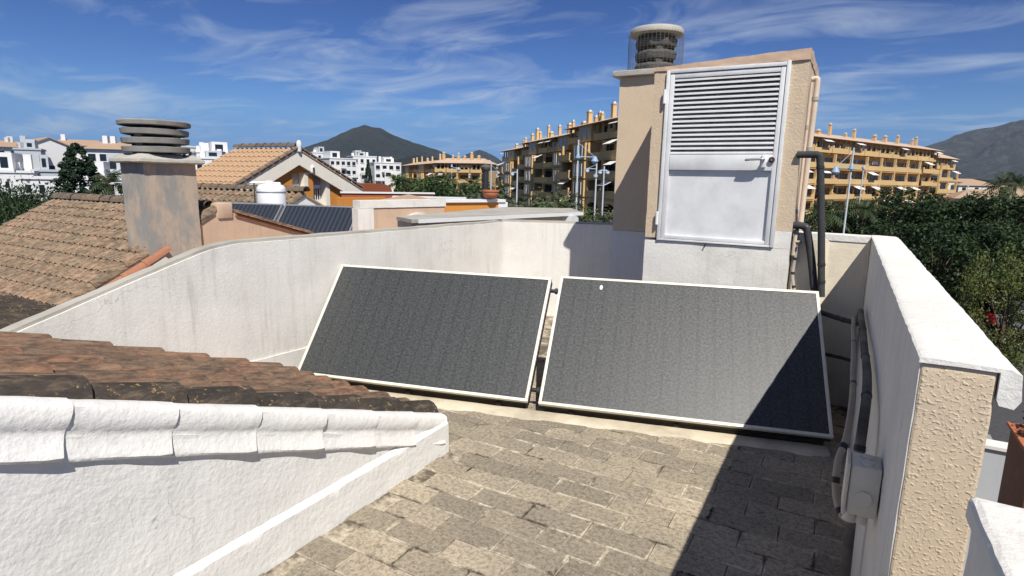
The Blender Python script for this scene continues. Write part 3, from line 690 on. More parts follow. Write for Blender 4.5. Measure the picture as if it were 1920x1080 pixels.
pipe('insulated_pipe', 'dark grey foam-covered pipe slanting down behind the taller black pipe', [(-0.36, 5.035, 1.392), (-0.31, 5.032, 1.392), (-0.268, 5.03, 1.375), (-0.245, 5.03, 1.30), (-0.20, 5.03, 1.10), (-0.155, 5.02, 0.85), (-0.12, 5.0, 0.66)], 0.028, 'black_foam', bands=(0.3,), n=14)
pipe('cream_pipe', 'thick cream plastic pipe up the right side of the housing with a bent top', [(-0.360, 5.36, 2.515), (-0.325, 5.36, 2.518), (-0.318, 5.36, 2.47), (-0.322, 5.36, 2.2), (-0.328, 5.37, 1.7), (-0.33, 5.37, 1.28), (-0.33, 5.37, 0.4)], 0.021, 'pvc_cream', clips=(0.42, 0.6), n=14)
pipe('cream_pipe', 'thin cream plastic conduit on the housing corner, beside the thick cream pipe', [(-0.348, 5.20, 2.47), (-0.348, 5.20, 2.0), (-0.348, 5.18, 1.45), (-0.345, 5.12, 1.30), (-0.345, 5.10, 0.5)], 0.010, 'pvc_cream', clips=(0.2, 0.5, 0.75))
pipe('copper_pipe', 'bundle pipe with rusty lagging low between housing and cross wall', [(-0.335, 5.075, 1.40), (-0.325, 5.07, 1.2), (-0.33, 5.07, 1.0), (-0.30, 5.05, 0.86), (-0.27, 5.0, 0.7)], 0.013, 'pvc_grey', bands=(0.1, 0.2, 0.35, 0.5, 0.7))
v = thing('stop_valve', 'small cream and black stop valve on the housing corner below the door', 'valve', (-0.33, 4.99, 1.22))
obj('valve_body', MB().tube([(-0.338, 5.03, 1.16), (-0.335, 5.03, 1.34)], 0.014, 10), 'pvc_cream', v, smooth=True)
obj('bonnet', MB().tube([(-0.336, 5.03, 1.265), (-0.30, 5.01, 1.268)], 0.010, 8), 'pvc_cream', v, smooth=True)
obj('lever', MB().obox((-0.292, 5.005, 1.268), (1, 0, 0), (0, 1, 0), UP, 0.006, 0.022, 0.012), 'black_metal', v)
obj('union_nut', MB().tube([(-0.336, 5.03, 1.325), (-0.336, 5.03, 1.355)], 0.021, 6), 'black_metal', v)
pipe('insulated_pipe', 'short black pipe crossing level from the right collector to the parapet', [(-0.16, 4.92, 0.77), (0.0, 4.80, 0.755), (0.09, 4.68, 0.76), (0.128, 4.60, 0.78)], 0.018, 'black_foam', bands=(0.35, 0.5))
pipe('insulated_pipe', 'lower short black pipe crossing from under the right collector to the parapet', [(-0.06, 4.88, 0.45), (0.06, 4.8, 0.46), (0.128, 4.72, 0.47)], 0.013, 'black_foam', bands=(0.5,))
pipe('lagged_pipe', 'grey lagged pipe bundle running along the inner face of the right parapet', [(0.135, 4.66, 0.75), (0.140, 4.45, 0.885), (0.138, 4.17, 0.905), (0.140, 3.6, 0.915), (0.138, 3.2, 0.925), (0.140, 2.8, 0.93), (0.134, 2.50, 0.910), (0.126, 2.34, 0.86), (0.122, 2.26, 0.74), (0.124, 2.24, 0.5), (0.130, 2.24, 0.22), (0.132, 2.24, 0.02)], 0.017, 'pvc_dark', bands=(0.25, 0.4, 0.55, 0.7, 0.8), n=14)
pipe('conduit', 'brown-grey flexible conduit strapped to the pipe bundle on the right parapet', [(0.105, 4.35, 0.86), (0.096, 3.9, 0.90), (0.094, 3.3, 0.92), (0.090, 2.8, 0.93), (0.088, 2.45, 0.905), (0.078, 2.25, 0.84), (0.060, 2.17, 0.78), (0.062, 2.12, 0.70), (0.080, 2.06, 0.655), (0.105, 2.03, 0.65), (0.118, 2.03, 0.675)], 0.0115, 'conduit', bands=(0.2, 0.35, 0.55, 0.68, 0.8))
jb = thing('junction_box', 'light grey plastic junction box with round knockouts on the right parapet wall', 'junction box', (0.13, 2.0, 0.7))
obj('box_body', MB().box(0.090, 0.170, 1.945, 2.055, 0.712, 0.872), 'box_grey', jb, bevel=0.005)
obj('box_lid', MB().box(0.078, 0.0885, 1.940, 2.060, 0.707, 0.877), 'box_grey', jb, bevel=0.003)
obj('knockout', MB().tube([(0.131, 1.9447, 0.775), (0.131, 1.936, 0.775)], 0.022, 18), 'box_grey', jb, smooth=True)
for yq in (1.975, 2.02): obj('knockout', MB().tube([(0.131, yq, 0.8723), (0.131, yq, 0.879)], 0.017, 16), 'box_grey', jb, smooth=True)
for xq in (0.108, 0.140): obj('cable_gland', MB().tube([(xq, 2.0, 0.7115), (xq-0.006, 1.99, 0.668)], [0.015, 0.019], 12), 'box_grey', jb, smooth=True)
# body of our house below the terrace
hb = structure('house_block', MB().box(-4.28, 0.235, 0.62, 6.4, STREET, -0.225), 'peach_wall')
# ================================================================== neighbouring houses
def tiled_slope(parent, x0, x1, ytop, ztop, run, slope, dirn, tiles, pitch=0.215, rowp=0.33, scale=1.0, deck='ridge_old', joined=None, ridge=True):
    """slope with its top edge along x; dirn -1 falls towards -y, +1 towards +y"""
    a = math.atan(slope); rows = max(1, int(run/(rowp*scale*math.cos(a))+0.5)); cols = int(abs(x1-x0)/(pitch*scale))
    mb = MB(); d = 0.10*scale
    pts = [(x0, ytop, ztop-d), (x1, ytop, ztop-d), (x1, ytop+dirn*run, ztop-slope*run-d), (x0, ytop+dirn*run, ztop-slope*run-d)]
    mb.sheet(pts, (0, 0, -0.05)); obj('roof_deck', mb, deck, parent)
    rx = -a+0.035; rz = 0 if dirn > 0 else math.pi; big = MB() if joined else None
    for c_ in range(cols+1):
        x = x0+(x1-x0)*(c_+0.5)/(cols+1)
        for r_ in range(rows):
            y = ytop+dirn*(r_+0.55)*rowp*scale*math.cos(a)*run/(rows*rowp*scale*math.cos(a))
            z = ztop-slope*abs(y-ytop)-0.095*scale
            rot = (rx, random.uniform(-.05, .05), rz+random.uniform(-.02, .02)); loc = Vector((x+random.uniform(-.008, .008), y, z))
            if joined:
                R_ = Matrix.Translation(loc) @ (Matrix.Rotation(rot[2], 4, 'Z') @ Matrix.Rotation(rot[1], 4, 'Y') @ Matrix.Rotation(rot[0], 4, 'X')) @ Matrix.Scale(scale, 4)
                me = random.choice(tiles); big.add([R_ @ v.co for v in me.vertices], [tuple(p.vertices) for p in me.polygons])
            else: link_mesh('tile', random.choice(tiles), parent, loc, rot, (scale*0.95, scale, scale*1.08))
    if joined:
        o = obj('tile_field', big, joined, parent, smooth=True); o['kind'] = 'stuff'
pale_b = barrel_set('terracotta_pale', n=6); farb = barrel_set('terracotta_far', n=4); red_b = barrel_set('terracotta_red', n=6)
ridge_m = [barrel('ridge_tile', 'ridge_old', L_=0.42, r0=0.10, r1=0.115, seed=5+i, n=6) for i in range(2)]
def ridge_row(parent, x0, x1, y, z, s=1.0, mats=ridge_m):
    n = int(abs(x1-x0)/(0.37*s))
    for i in range(n+1):
        link_mesh('ridge_tile', random.choice(mats), parent, (x0+(x1-x0)*(i+0.5)/(n+1), y+random.uniform(-.01, .01), z-0.05*s), (0.02, 0, -math.pi/2+random.uniform(-.03, .03)), (s, s*1.0, s))

K2 = 2.0
nb = thing('townhouse', 'neighbouring townhouse on the left with pale weathered tile roof and pink plaster gable', 'house', (-11.3, 6.5, STREET))
NRY, NRZ = 2.945*K2, CAM_H+(1.445-CAM_H)*K2
tiled_slope(nb, -13.95, -8.84, NRY, NRZ, 2.42, 0.535, -1, pale_b, pitch=0.192, rowp=0.27, scale=0.92)
ridge_row(nb, -13.95, -9.0, NRY, NRZ+0.02)
x = -8.86
gable = [(x, 3.6, -3), (x, 9.4, -3), (x, 9.4, 0.10), (x, 7.60, 0.66), (x, 6.25, 1.06), (x, 5.95, 1.12), (x, 3.6, -0.16)]
obj('gable_wall', MB().sheet(gable, (-0.2, 0, 0)), 'peach_old', nb)
obj('wall', MB().box(-13.9, -9.07, 3.75, 9.3, STREET, -0.35), 'peach_old', nb)
obj('ridge_post', MB().box(x-0.23, x+0.03, 5.93, 6.20, 0.98, 1.235), 'peach_old', nb, bevel=0.02)
obj('coping', MB().sheet([(x+0.06, 6.25, 1.068), (x-0.22, 6.25, 1.068), (x-0.22, 7.85, 0.595), (x+0.06, 7.85, 0.595)], (0, 0.01, 0.05)), 'terracotta_pale', nb)
obj('coping', MB().sheet([(x+0.03, 6.25, 1.01), (x-0.0, 6.25, 1.01), (x-0.0, 7.85, 0.535), (x+0.03, 7.85, 0.535)], (0, 0.01, 0.04)), 'terracotta_red', nb)
for i in range(5):                                            # newer red tiles and a grey flashing along the verge
    y = 4.85-i*0.30; z = NRZ-0.535*(NRY-y)-0.14
    link_mesh('tile', random.choice(red_b), nb, (-8.73, y, z-0.02), (-math.atan(0.535), 0, math.pi), (0.9, 1, 0.8))
mb = MB().sheet([(-8.60, 3.6, -0.22), (-8.42, 3.6, -0.28), (-8.42, 4.9, 0.40), (-8.60, 4.9, 0.46)], (0, 0, 0.03)); obj('flashing', mb, 'pvc_grey', nb)
for i, y in enumerate((4.1, 4.45, 4.8, 5.15, 5.5)): pass
obj('eave_board', MB().box(-13.9, -8.9, 3.46, 3.56, -0.36, -0.22), 'peach_old', nb)
# small darker roof right of the chimney, in front of the post
vr = [(-8.9, 5.55, 0.99), (-8.9, 5.9, 1.12)]
# lower roof filling the gap between our parapet and the neighbour
gp = structure('flat_roof', MB().box(-9.0, -4.40, 3.45, 9.5, STREET, -0.55), 'peach_old')

ch = thing('chimney', 'stout rendered chimney with grey cement patches and a stack of dark round cowl rings', 'chimney', (-9.1, 5.2, 0.2))
cx0, cx1, cy0, cy1 = -9.425, -8.80, 4.80, 5.58
zt = CAM_H+(1.79-CAM_H)*K2
mb = MB().prism([(cx0+0.05, cy0), (cx1+0.02, cy0), (cx1+0.02, cy1), (cx0+0.05, cy1)], -0.5, zt-0.04); obj('shaft', mb, 'chimney_render', ch, rough=0.008, cell=0.08)
zt -= 0.03
mb = MB(); cxm, cym = (cx0+cx1)/2+0.02, (cy0+cy1)/2
for (e, z) in ((0.075, zt-0.02), (0.10, zt+0.0), (0.09, zt+0.04), (-0.02, zt+0.115)):
    mb.v += [(cx0+0.03-e, cy0-e, z), (cx1+0.02+e, cy0-e, z), (cx1+0.02+e, cy1+e, z), (cx0+0.03-e, cy1+e, z)]
for i in range(3):
    for j in range(4): mb.f.append((i*4+j, i*4+(j+1) % 4, (i+1)*4+(j+1) % 4, (i+1)*4+j))
mb.f += [(3, 2, 1, 0), (12, 13, 14, 15)]
obj('cap_slab', mb, 'concrete_cap', ch, rough=0.010, cell=0.05)
for i in range(3):
    z = zt+0.137+i*0.124
    mb = MB().lathe([(0.40, 0), (0.440, 0.010), (0.448, 0.080), (0.43, 0.086)], (cxm, cym, z), 30); 
    mb.v = [(a, b, c_+0.03*(b-cym)*(0.3 if i < 2 else -0.4)) for a, b, c_ in mb.v]; obj('cowl_ring', mb, 'concrete_dark', ch, rough=0.006, cell=0.07)
    for a in range(4):
        q = a*math.pi/2+0.4; obj('spacer', MB().obox((cxm+0.32*math.cos(q), cym+0.32*math.sin(q), z-0.010), (math.cos(q), math.sin(q), 0), (-math.sin(q), math.cos(q), 0), UP, 0.04, 0.05, 0.016), 'concrete_dark', ch)
obj('cowl_lid', MB().lathe([(0.43, 0.0), (0.475, 0.012), (0.478, 0.065), (0.45, 0.083), (0.0, 0.095)], (cxm, cym, zt+0.512), 32), 'concrete_dark', ch, rough=0.005, cell=0.08)
obj('cowl_core', MB().lathe([(0.27, 0), (0.27, 0.42)], (cxm, cym, zt+0.10), 16), 'louvre_dark', ch)

# neighbour's pair of collectors and their white tank
def far_collector(label, B0, t, Lw, tilt, Hs):
    t = Vector((*t, 0)).normalized(); nh = Vector((-t.y, t.x, 0)); up = nh*math.cos(tilt)+UP*math.sin(tilt); nn = t.cross(up); B0 = Vector(B0)
    root = thing('solar_collector', label, 'solar panel', B0+t*Lw/2, group='collectors on the neighbouring terrace')
    c = B0+t*Lw/2+up*Hs/2
    obj('collector_box', MB().obox(c-nn*0.06, t, up, nn, Lw/2, Hs/2, 0.055), 'steel', root)
    mw = Matrix(((t.x, up.x, nn.x), (t.y, up.y, nn.y), (t.z, up.z, nn.z)))
    me = mesh_of('glass', MB().box(-Lw/2+0.03, Lw/2-0.03, -Hs/2+0.03, Hs/2-0.03, -0.003, 0.004)); me.materials.append(M('solar_glass_far'))
    link_mesh('glass', me, root, c, mw.to_euler())
    for (cc, ax, ay, ha, hb) in ((B0+t*Lw/2+up*.02, t, up, Lw/2, .02), (B0+t*Lw/2+up*(Hs-.02), t, up, Lw/2, .02), (B0+t*.02+up*Hs/2, up, t, Hs/2-.041, .02), (B0+t*(Lw-.02)+up*Hs/2, up, t, Hs/2-.041, .02)):
        obj('frame_rail', MB().obox(cc-nn*0.01, ax, ay, nn, ha, hb, 0.02), 'steel', root)
    for q in (0.2, 0.8):
        top = B0+t*Lw*q+up*(Hs-0.1)-nn*0.13; obj('stand_leg', MB().obox((top.x, top.y, (top.z-0.5)/2), UP, t, nh, (top.z+0.5)/2, 0.02, 0.02), 'steel', root)
    return root
T1 = far(676, 388, 14.5); tq = Vector((math.cos(math.radians(14.4)), math.sin(math.radians(14.4)), 0)); nq = Vector((-tq.y, tq.x, 0))
drop = (nq*math.cos(TL)+UP*math.sin(TL))*1.15
far_collector('neighbouring solar collector with dark blue-grey glass, right one of the pair beside the white tank', T1-tq*2.05-drop, (tq.x, tq.y), 2.05, TL, 1.15)
far_collector('neighbouring solar collector with dark blue-grey glass, left one of the pair, below the white tank', T1-tq*4.18-drop, (tq.x, tq.y), 2.05, TL, 1.15)
wb = structure('flat_roof', MB().box(-15, -9.0, 9.5, 14.0, STREET, -0.05), 'slab_weathered')
tk = thing('water_tank', 'white cylindrical water tank with grey band and pipework on top', 'water tank', far(510, 382, 19.5)-UP*0.97)
tb = WL[tk.name]
obj('tank_body', MB().lathe([(0.40, 0.0), (0.42, 0.03), (0.42, 1.40), (0.41, 1.45), (0.36, 1.52), (0.22, 1.57), (0, 1.58)], tb, 32), 'tank_white', tk, smooth=True)
obj('band', MB().lathe([(0.421, 1.30), (0.427, 1.305), (0.427, 1.34), (0.421, 1.345)], tb, 32), 'steel', tk, smooth=True)
for dx_, r_, h_ in ((-0.05, 0.12, 1.66), (0.20, 0.09, 1.62)): obj('tank_cap', MB().lathe([(r_, 1.53), (r_, h_-0.03), (r_*0.7, h_)], (tb.x+dx_*0.7, tb.y+dx_*0.7, tb.z), 14), 'tank_white', tk, smooth=True)
obj('inlet_pipe', MB().tube(smooth_path([tb+Vector((0.1, 0.1, 1.60)), tb+Vector((-0.1, -0.1, 1.62)), tb+Vector((-0.35, -0.4, 1.60)), tb+Vector((-0.42, -0.47, 1.55))]), 0.022, 8), 'steel', tk, smooth=True)
obj('side_pipe', MB().tube([tb+Vector((-0.28, -0.38, 1.58)), tb+Vector((-0.28, -0.38, 0.6))], 0.02, 8), 'black_foam', tk, smooth=True)

# middle roof behind the tank
mh = thing('townhouse', 'low tile-roofed house behind the white tank, white gable end at its right', 'house', (-18, 14, STREET))
my = 13.4; pR = ony(574, 358, my); pL = ony(352, 352, my)
tiled_slope(mh, pL.x, pR.x, my, pR.z+0.02, 2.6, 0.50, -1, pale_b, pitch=0.30, rowp=0.40, scale=1.1)
ridge_row(mh, pL.x, pR.x, my, pR.z+0.06, 1.4)
gx = pR.x-0.05
obj('gable_wall', MB().sheet([(gx, my-2.6, -2), (gx, my+2.6, -2), (gx, my+2.6, pR.z-1.45), (gx, my, pR.z-0.14), (gx, my-2.6, pR.z-1.45)], (-0.2, 0, 0)), 'white_wall', mh)
obj('roof_back', MB().sheet([(pL.x, my, pR.z-0.12), (pR.x, my, pR.z-0.12), (pR.x, my+2.8, pR.z-1.5), (pL.x, my+2.8, pR.z-1.5)], (0, 0, -0.06)), 'roof_far', mh)
obj('wall', MB().box(pL.x+0.1, gx-0.21, my-2.5, my+2.5, STREET, pR.z-1.5), 'white_wall', mh)

# orange house with the cream gable band
oh = thing('gabled_house', 'orange house with a broad cream gable band, tan tile roof and deep windows', 'house', (-25, 19.6, STREET))
OX, OYP, OZP = -22.72, 19.59, 3.04
tiled_slope(oh, -27.3, OX+0.02, OYP, OZP, 4.1, 0.513, -1, farb, pitch=0.29, rowp=0.40, scale=1.25, joined='terracotta_far', deck='roof_far')
tiled_slope(oh, -27.3, OX+0.02, OYP, OZP, 4.1, 0.46, 1, farb, pitch=0.5, rowp=0.8, scale=1.25, joined='terracotta_far', deck='roof_far')
ridge_row(oh, -27.3, OX-0.15, OYP, OZP+0.07, 1.6)
def band(y0, z0, y1, z1, dep):   # cream barge band under the rake
    return MB().sheet([(OX-0.02, y0, z0), (OX-0.02, y1, z1), (OX-0.02, y1, z1-dep), (OX-0.02, y0, z0-dep)], (-0.16, 0, 0))
obj('barge_band', band(15.55, OZP-0.513*4.04-0.12, OYP, OZP-0.12, 0.74), 'cream_wall', oh)
obj('barge_band', band(OYP+0.002, OZP-0.12, 23.75, OZP-0.46*4.16-0.12, 0.74), 'cream_wall', oh)
for sgn, yf, slp in ((-1, 15.5, 0.513), (1, 23.8, 0.46)):
    n_ = 11
    for i in range(n_):
        y = OYP+(yf-OYP)*(i+0.5)/n_; link_mesh('verge_tile', ridge_m[i % 2], oh, (OX-0.03, y, OZP-slp*abs(y-OYP)-0.05), (-math.atan(slp), 0, 0 if sgn > 0 else math.pi), (0.9, 0.95, 0.9))
obj('finial', MB().lathe([(0.10, -0.25), (0.12, 0.0), (0.13, 0.10), (0.10, 0.22), (0.0, 0.28)], (OX+0.02, OYP, OZP+0.0), 14), 'far_white', oh, smooth=True)
# orange wall with real window recesses
WX = OX-0.22
def wall_top(y): return (OZP-0.513*(OYP-y) if y < OYP else OZP-0.46*(y-OYP))-0.25
def yz(px, py): q = onx(px, py, WX); return q.y, q.z
wins = [(yz(548, 340)[0], yz(577, 340)[0], yz(560, 357)[1], yz(560, 323.5)[1]), (yz(587, 340)[0], yz(617, 340)[0], yz(600, 395)[1], yz(600, 325)[1]), (yz(626, 340)[0], yz(638, 340)[0], yz(632, 349)[1], yz(632, 333)[1])]
segs = []
cuts = sorted(set([15.9, OYP, 23.5]+[w_[0] for w_ in wins]+[w_[1] for w_ in wins]))
for a, b in zip(cuts[:-1], cuts[1:]):
    wq = [q for q in wins if q[0] <= a and q[1] >= b]
    ta, tb_ = wall_top(a), wall_top(b)
    if not wq: segs.append([(a, -4), (b, -4), (b, tb_), (a, ta)])
    else:
        q = wq[0]; segs.append([(a, -4), (b, -4), (b, q[2]), (a, q[2])]); segs.append([(a, q[3]), (b, q[3]), (b, tb_), (a, ta)])
for sg in segs: obj('wall', MB().sheet([(WX, y, z) for y, z in sg], (-0.45, 0, 0)), 'orange_wall', oh)
for i, (a, b, z0, z1) in enumerate(wins):
    wdo = obj('window', MB().box(WX-0.44, WX-0.40, a+.002, b-.002, z0+.002, z1-.002), 'window_glass', oh)
    obj('jamb', MB().box(WX-0.395, WX+0.03, b-0.04-(b-a)*0.2, b-0.001, z0+.001, z1-.001), 'cream_wall', wdo)
    obj('sill', MB().box(WX-0.395, WX+0.04, a+0.001, b-0.05-(b-a)*0.2, z0-0.0, z0+0.05), 'cream_wall', wdo)
    obj('shutter', MB().box(WX-0.38, WX-0.35, a+0.02, b-0.06-(b-a)*0.2, z1-0.55, z1-0.01), 'pvc_grey', wdo)
    if i == 1:
        obj('transom', MB().box(WX-0.36, WX-0.33, a+0.02, b-0.06-(b-a)*0.2, z1-0.75, z1-0.56), 'far_white', wdo)
        for k_ in range(5): obj('grille_bar', MB().box(WX-0.34, WX-0.31, a+0.06+k_*0.15, a+0.10+k_*0.15, z0+0.06, z1-0.76), 'far_white', wdo)
        obj('transom', MB().box(WX-0.355, WX-0.325, a+0.02, b-0.06-(b-a)*0.2, z1-1.55, z1-1.30), 'far_white', wdo)
    if i == 0: obj('lower_panel', MB().box(WX-0.37, WX-0.34, a+0.02, b-0.06-(b-a)*0.2, z0+0.06, z0+0.28), 'far_white', wdo)
obj('wall', MB().box(-27, WX-0.46, 15.9, 23.4, STREET, 0.4), 'orange_wall', oh)
ly, lz = yz(581, 326)
ln = thing('wall_lantern', 'small white wall lantern above the pillar between the orange house windows', 'lantern', (WX+0.1, ly, lz))
obj('back_plate', MB().box(WX+0.002, WX+0.04, ly-0.10, ly+0.10, lz, lz+0.40), 'far_white', ln)
obj('lantern_body', MB().lathe([(0.07, 0.03), (0.11, 0.07), (0.12, 0.32), (0.07, 0.40), (0.02, 0.46)], (WX+0.17, ly, lz), 8), 'far_white', ln)
obj('lantern_pane', MB().box(WX+0.285, WX+0.30, ly-0.05, ly+0.05, lz+0.10, lz+0.30), 'window_glass', ln)

# barrel-vaulted rust roof and parapets right of the orange house
vt = thing('vaulted_roof', 'rust-red barrel-vaulted roof beyond the orange parapets', 'roof', far(690, 360, 34)-UP*2)
p0, p1 = far(650, 358, 33), far(735, 358, 36); dv = (p1-p0); dv.z = 0; Lv = dv.length; dv.normalize(); nv = Vector((-dv.y, dv.x, 0)); z0 = p0.z-0.1
mb = MB(); n_ = 14; 
prof = [(Lv*0.72, 0.5)]+[(Lv*(0.72+0.28*math.sin(math.pi/2*i/n_)), 0.5*math.cos(math.pi/2*i/n_)) for i in range(1, n_+1)]
poly = [(0, -1.5), (0, 0.5)]+prof+[(Lv, -1.5)]
mb.sheet([p0+dv*a-UP*0+Vector((0, 0, z0-p0.z+b)) for a, b in poly], nv*3.0); obj('vault', mb, 'rust_roof', vt, smooth=True)
def parapet(label, a, b, h, wallm, th=0.25, copm='far_white', over=0.06, ztop=None, endp=None):
    a, b = Vector(a), Vector(b); d = b-a; d.z = 0; Ln = d.length; d.normalize(); nn_ = Vector((-d.y, d.x, 0))
    root = thing('parapet_wall', label, 'wall', ((a+b)/2-UP*h)); c = (a+b)/2
    zt_ = (a.z+b.z)/2
    obj('wall_face', MB().obox((c.x, c.y, zt_-0.08-h/2), d, nn_, UP, Ln/2, th/2, h/2), wallm, root)
    obj('coping', MB().obox((c.x, c.y, zt_-0.04), d, nn_, UP, Ln/2+over, th/2+over, 0.038), copm, root)
    if endp: obj('end_pier', MB().obox((b.x, b.y, zt_-0.079-h/2), d, nn_, UP, 0.16, th/2+0.02, h/2-0.002), 'far_white', root)
    return root
parapet('thin orange parapet with white coping just below the rust vaulted roof', far(640, 359, 30), far(812, 361, 30.5), 1.6, 'rust_roof')
parapet('orange parapet wall right of the tall grille window of the orange house', far(628, 370, 26), far(720, 369, 27.5), 2.0, 'orange_wall', copm='orange_wall', over=0)
parapet('orange parapet with white coping and white end block, under the terracotta pot', far(830, 373, 16), far(938, 374, 17), 1.6, 'orange_wall', endp=True)
parapet('low orange wall with white coping behind the small hipped roof', far(740, 367, 25), far(872, 370, 24.5), 1.2, 'orange_wall')
hr = thing('hipped_roof', 'small hipped tile roof peeking over the orange parapets', 'roof', far(766, 372, 23)-UP*0.6)
pc = far(766, 364, 23); s_ = 0.75
mb = MB().add([(pc.x-s_, pc.y-s_, pc.z-0.22), (pc.x+s_, pc.y-s_, pc.z-0.22), (pc.x+s_, pc.y+s_, pc.z-0.22), (pc.x-s_, pc.y+s_, pc.z-0.22), (pc.x, pc.y, pc.z)], [(3, 2, 1, 0), (0, 1, 4), (1, 2, 4), (2, 3, 4), (3, 0, 4)])
obj('roof', mb, 'roof_far', hr); obj('wall', MB().box(pc.x-s_*0.85, pc.x+s_*0.85, pc.y-s_*0.85, pc.y+s_*0.85, pc.z-1.5, pc.z-0.222), 'orange_wall', hr)

# stained peach wall with the white arch, and the weathered slab in front of it
aw = thing('arch_wall', 'stained peach terrace wall with white band, white pilaster and round-headed niche', 'wall', (-7.8, 9.4, 0))
A0, A1 = Vector((-8.05, 8.30, 0)), Vector((-7.49, 10.25, 0)); d = (A1-A0); La = d.length; d.normalize(); nn_ = Vector((d.y, -d.x, 0))
def awp(s, z, o=0.0): return A0+d*s+nn_*o+UP*z
obj('wall_face', MB().sheet([awp(0.3, -0.6), awp(La, -0.6), awp(La, 1.10), awp(0.3, 1.10)], -nn_*0.2), 'peach_old', aw, rough=0.004, cell=0.1)
obj('top_band', MB().sheet([awp(0.0, 1.105, 0.02), awp(La+.02, 1.105, 0.02), awp(La+.02, 1.25, 0.02), awp(0.0, 1.25, 0.02)], -nn_*0.26), 'white_wall', aw, rough=0.004, cell=0.06)
obj('pilaster', MB().sheet([awp(-0.05, -0.6, 0.03), awp(0.29, -0.6, 0.03), awp(0.29, 1.10, 0.03), awp(-0.05, 1.10, 0.03)], -nn_*0.22), 'white_wall', aw, rough=0.004, cell=0.08)
mb = MB(); cs = 1.33; rr = 0.47; arc = [(cs+rr*math.cos(math.pi*i/20), 0.52+rr*math.sin(math.pi*i/20)) for i in range(21)]; arc2 = [(cs+(rr-0.06)*math.cos(math.pi*i/20), 0.52+(rr-0.06)*math.sin(math.pi*i/20)) for i in range(21)]
ring = arc+arc2[::-1]
for i in range(20):
    mb.sheet([awp(*arc[i], 0.045), awp(*arc[i+1], 0.045), awp(*arc2[i+1], 0.045), awp(*arc2[i], 0.045)], -nn_*0.06)
mb.sheet([awp(cs+rr, -0.4, 0.045), awp(cs+rr, 0.519, 0.045), awp(cs+rr-0.06, 0.519, 0.045), awp(cs+rr-0.06, -0.4, 0.045)], -nn_*0.06)
mb.sheet([awp(cs-rr+0.06, -0.4, 0.045), awp(cs-rr+0.06, 0.519, 0.045), awp(cs-rr, 0.519, 0.045), awp(cs-rr, -0.4, 0.045)], -nn_*0.06)
obj('arch_trim', mb, 'far_white', aw)
obj('niche', MB().sheet([awp(x_, z_, 0.012) for x_, z_ in arc2]+[awp(cs-rr+0.06, -0.4, 0.012), awp(cs+rr-0.06, -0.4, 0.012)], -nn_*0.008), 'far_white', aw)
sf = thing('slab_roof', 'weathered grey flat slab roof with white edge over a peach wall, left of the flue shaft', 'roof', (-5.1, 8.5, 0))
poly = [(-5.55, 6.45), (-5.03, 6.15), (-4.12, 9.75), (-4.85, 10.95), (-6.0, 10.2)]
obj('slab', MB().prism(poly, 1.10, 1.15), 'slab_weathered', sf, rough=0.005, cell=0.09)
obj('white_edge', MB().sheet([(-4.99, 6.25, 1.095), (-4.085, 9.75, 1.095), (-4.085, 9.75, 1.148), (-4.99, 6.25, 1.148)], (-0.03, 0.007, 0)), 'far_white', sf)
inn = [(-5.10, 6.45), (-4.22, 9.68), (-4.95, 10.7), (-5.8, 10.05)]
obj('wall', MB().prism(inn, -0.6, 1.096), 'peach_smooth', sf)
obj('end_wall', MB().prism([(-5.56, 6.48), (-5.06, 6.19), (-4.98, 6.44), (-5.44, 6.75)], -0.6, 1.0975), 'slab_weathered', sf)
pe = Vector((-4.20, 9.60, 0)); obj('corner_pier', MB().box(pe.x-0.20, pe.x+0.06, pe.y-0.26, pe.y+0.06, 0.3, 1.092), 'far_white', sf)
gl = structure('flat_roof', MB().prism([(-4.35, 6.6), (-2.1, 7.2), (-2.1, 22), (-9, 22), (-9, 9.6), (-4.45, 9.6)], STREET, -0.6), 'slab_weathered')
fp = thing('flue_pipe', 'black metal flue pipe with a wide cap standing behind the terracotta pot', 'flue', far(910, 372, 18.5)-UP*0.9)
b = far(910, 372, 18.5); h_ = far(910, 317, 18.5).z
obj('pipe', MB().tube([b-UP*0.9, Vector((b.x, b.y, h_))], 0.10, 14), 'black_metal', fp, smooth=True)
obj('cap', MB().lathe([(0.10, -0.06), (0.15, 0.0), (0.16, 0.06), (0.12, 0.12), (0.0, 0.15)], (b.x, b.y, h_), 14), 'concrete_black', fp, smooth=True)
b = far(920, 371, 16.6)
pt = tag(obj('flower_pot', MB().lathe([(0.14, 0), (0.20, 0.05), (0.225, 0.14), (0.22, 0.17), (0.245, 0.175), (0.245, 0.215), (0.20, 0.22), (0.18, 0.16), (0.0, 0.16)], (b.x, b.y, b.z), 22), 'pot_clay', smooth=True), 'round terracotta flower pot standing on the white coping beside the flue pipe', 'pot')
# ================================================================== the ground and the street
ground = structure('ground', MB().add([(-16000, -16000, STREET-0.3), (16000, -16000, STREET-0.3), (16000, 16000, STREET-0.3), (-16000, 16000, STREET-0.3)], [(0, 1, 2, 3)]), 'ground_far')
structure('road', MB().box(2.2, 30, -5, 43.0, STREET-0.29, STREET), 'asphalt')
structure('pavement', MB().prism([(3.0, 45.9), (40, 12.6), (40, 15.0), (3.0, 48.2)], STREET-0.28, STREET+0.12), 'pavement')
structure('car_park', MB().prism([(3.0, 48.25), (40, 15.05), (40, 100), (3.0, 100)], STREET-0.29, STREET+0.004), 'asphalt')
structure('pavement', MB().box(0.6, 5.2, -5, 25.4, STREET-0.28, STREET+0.125), 'pavement')

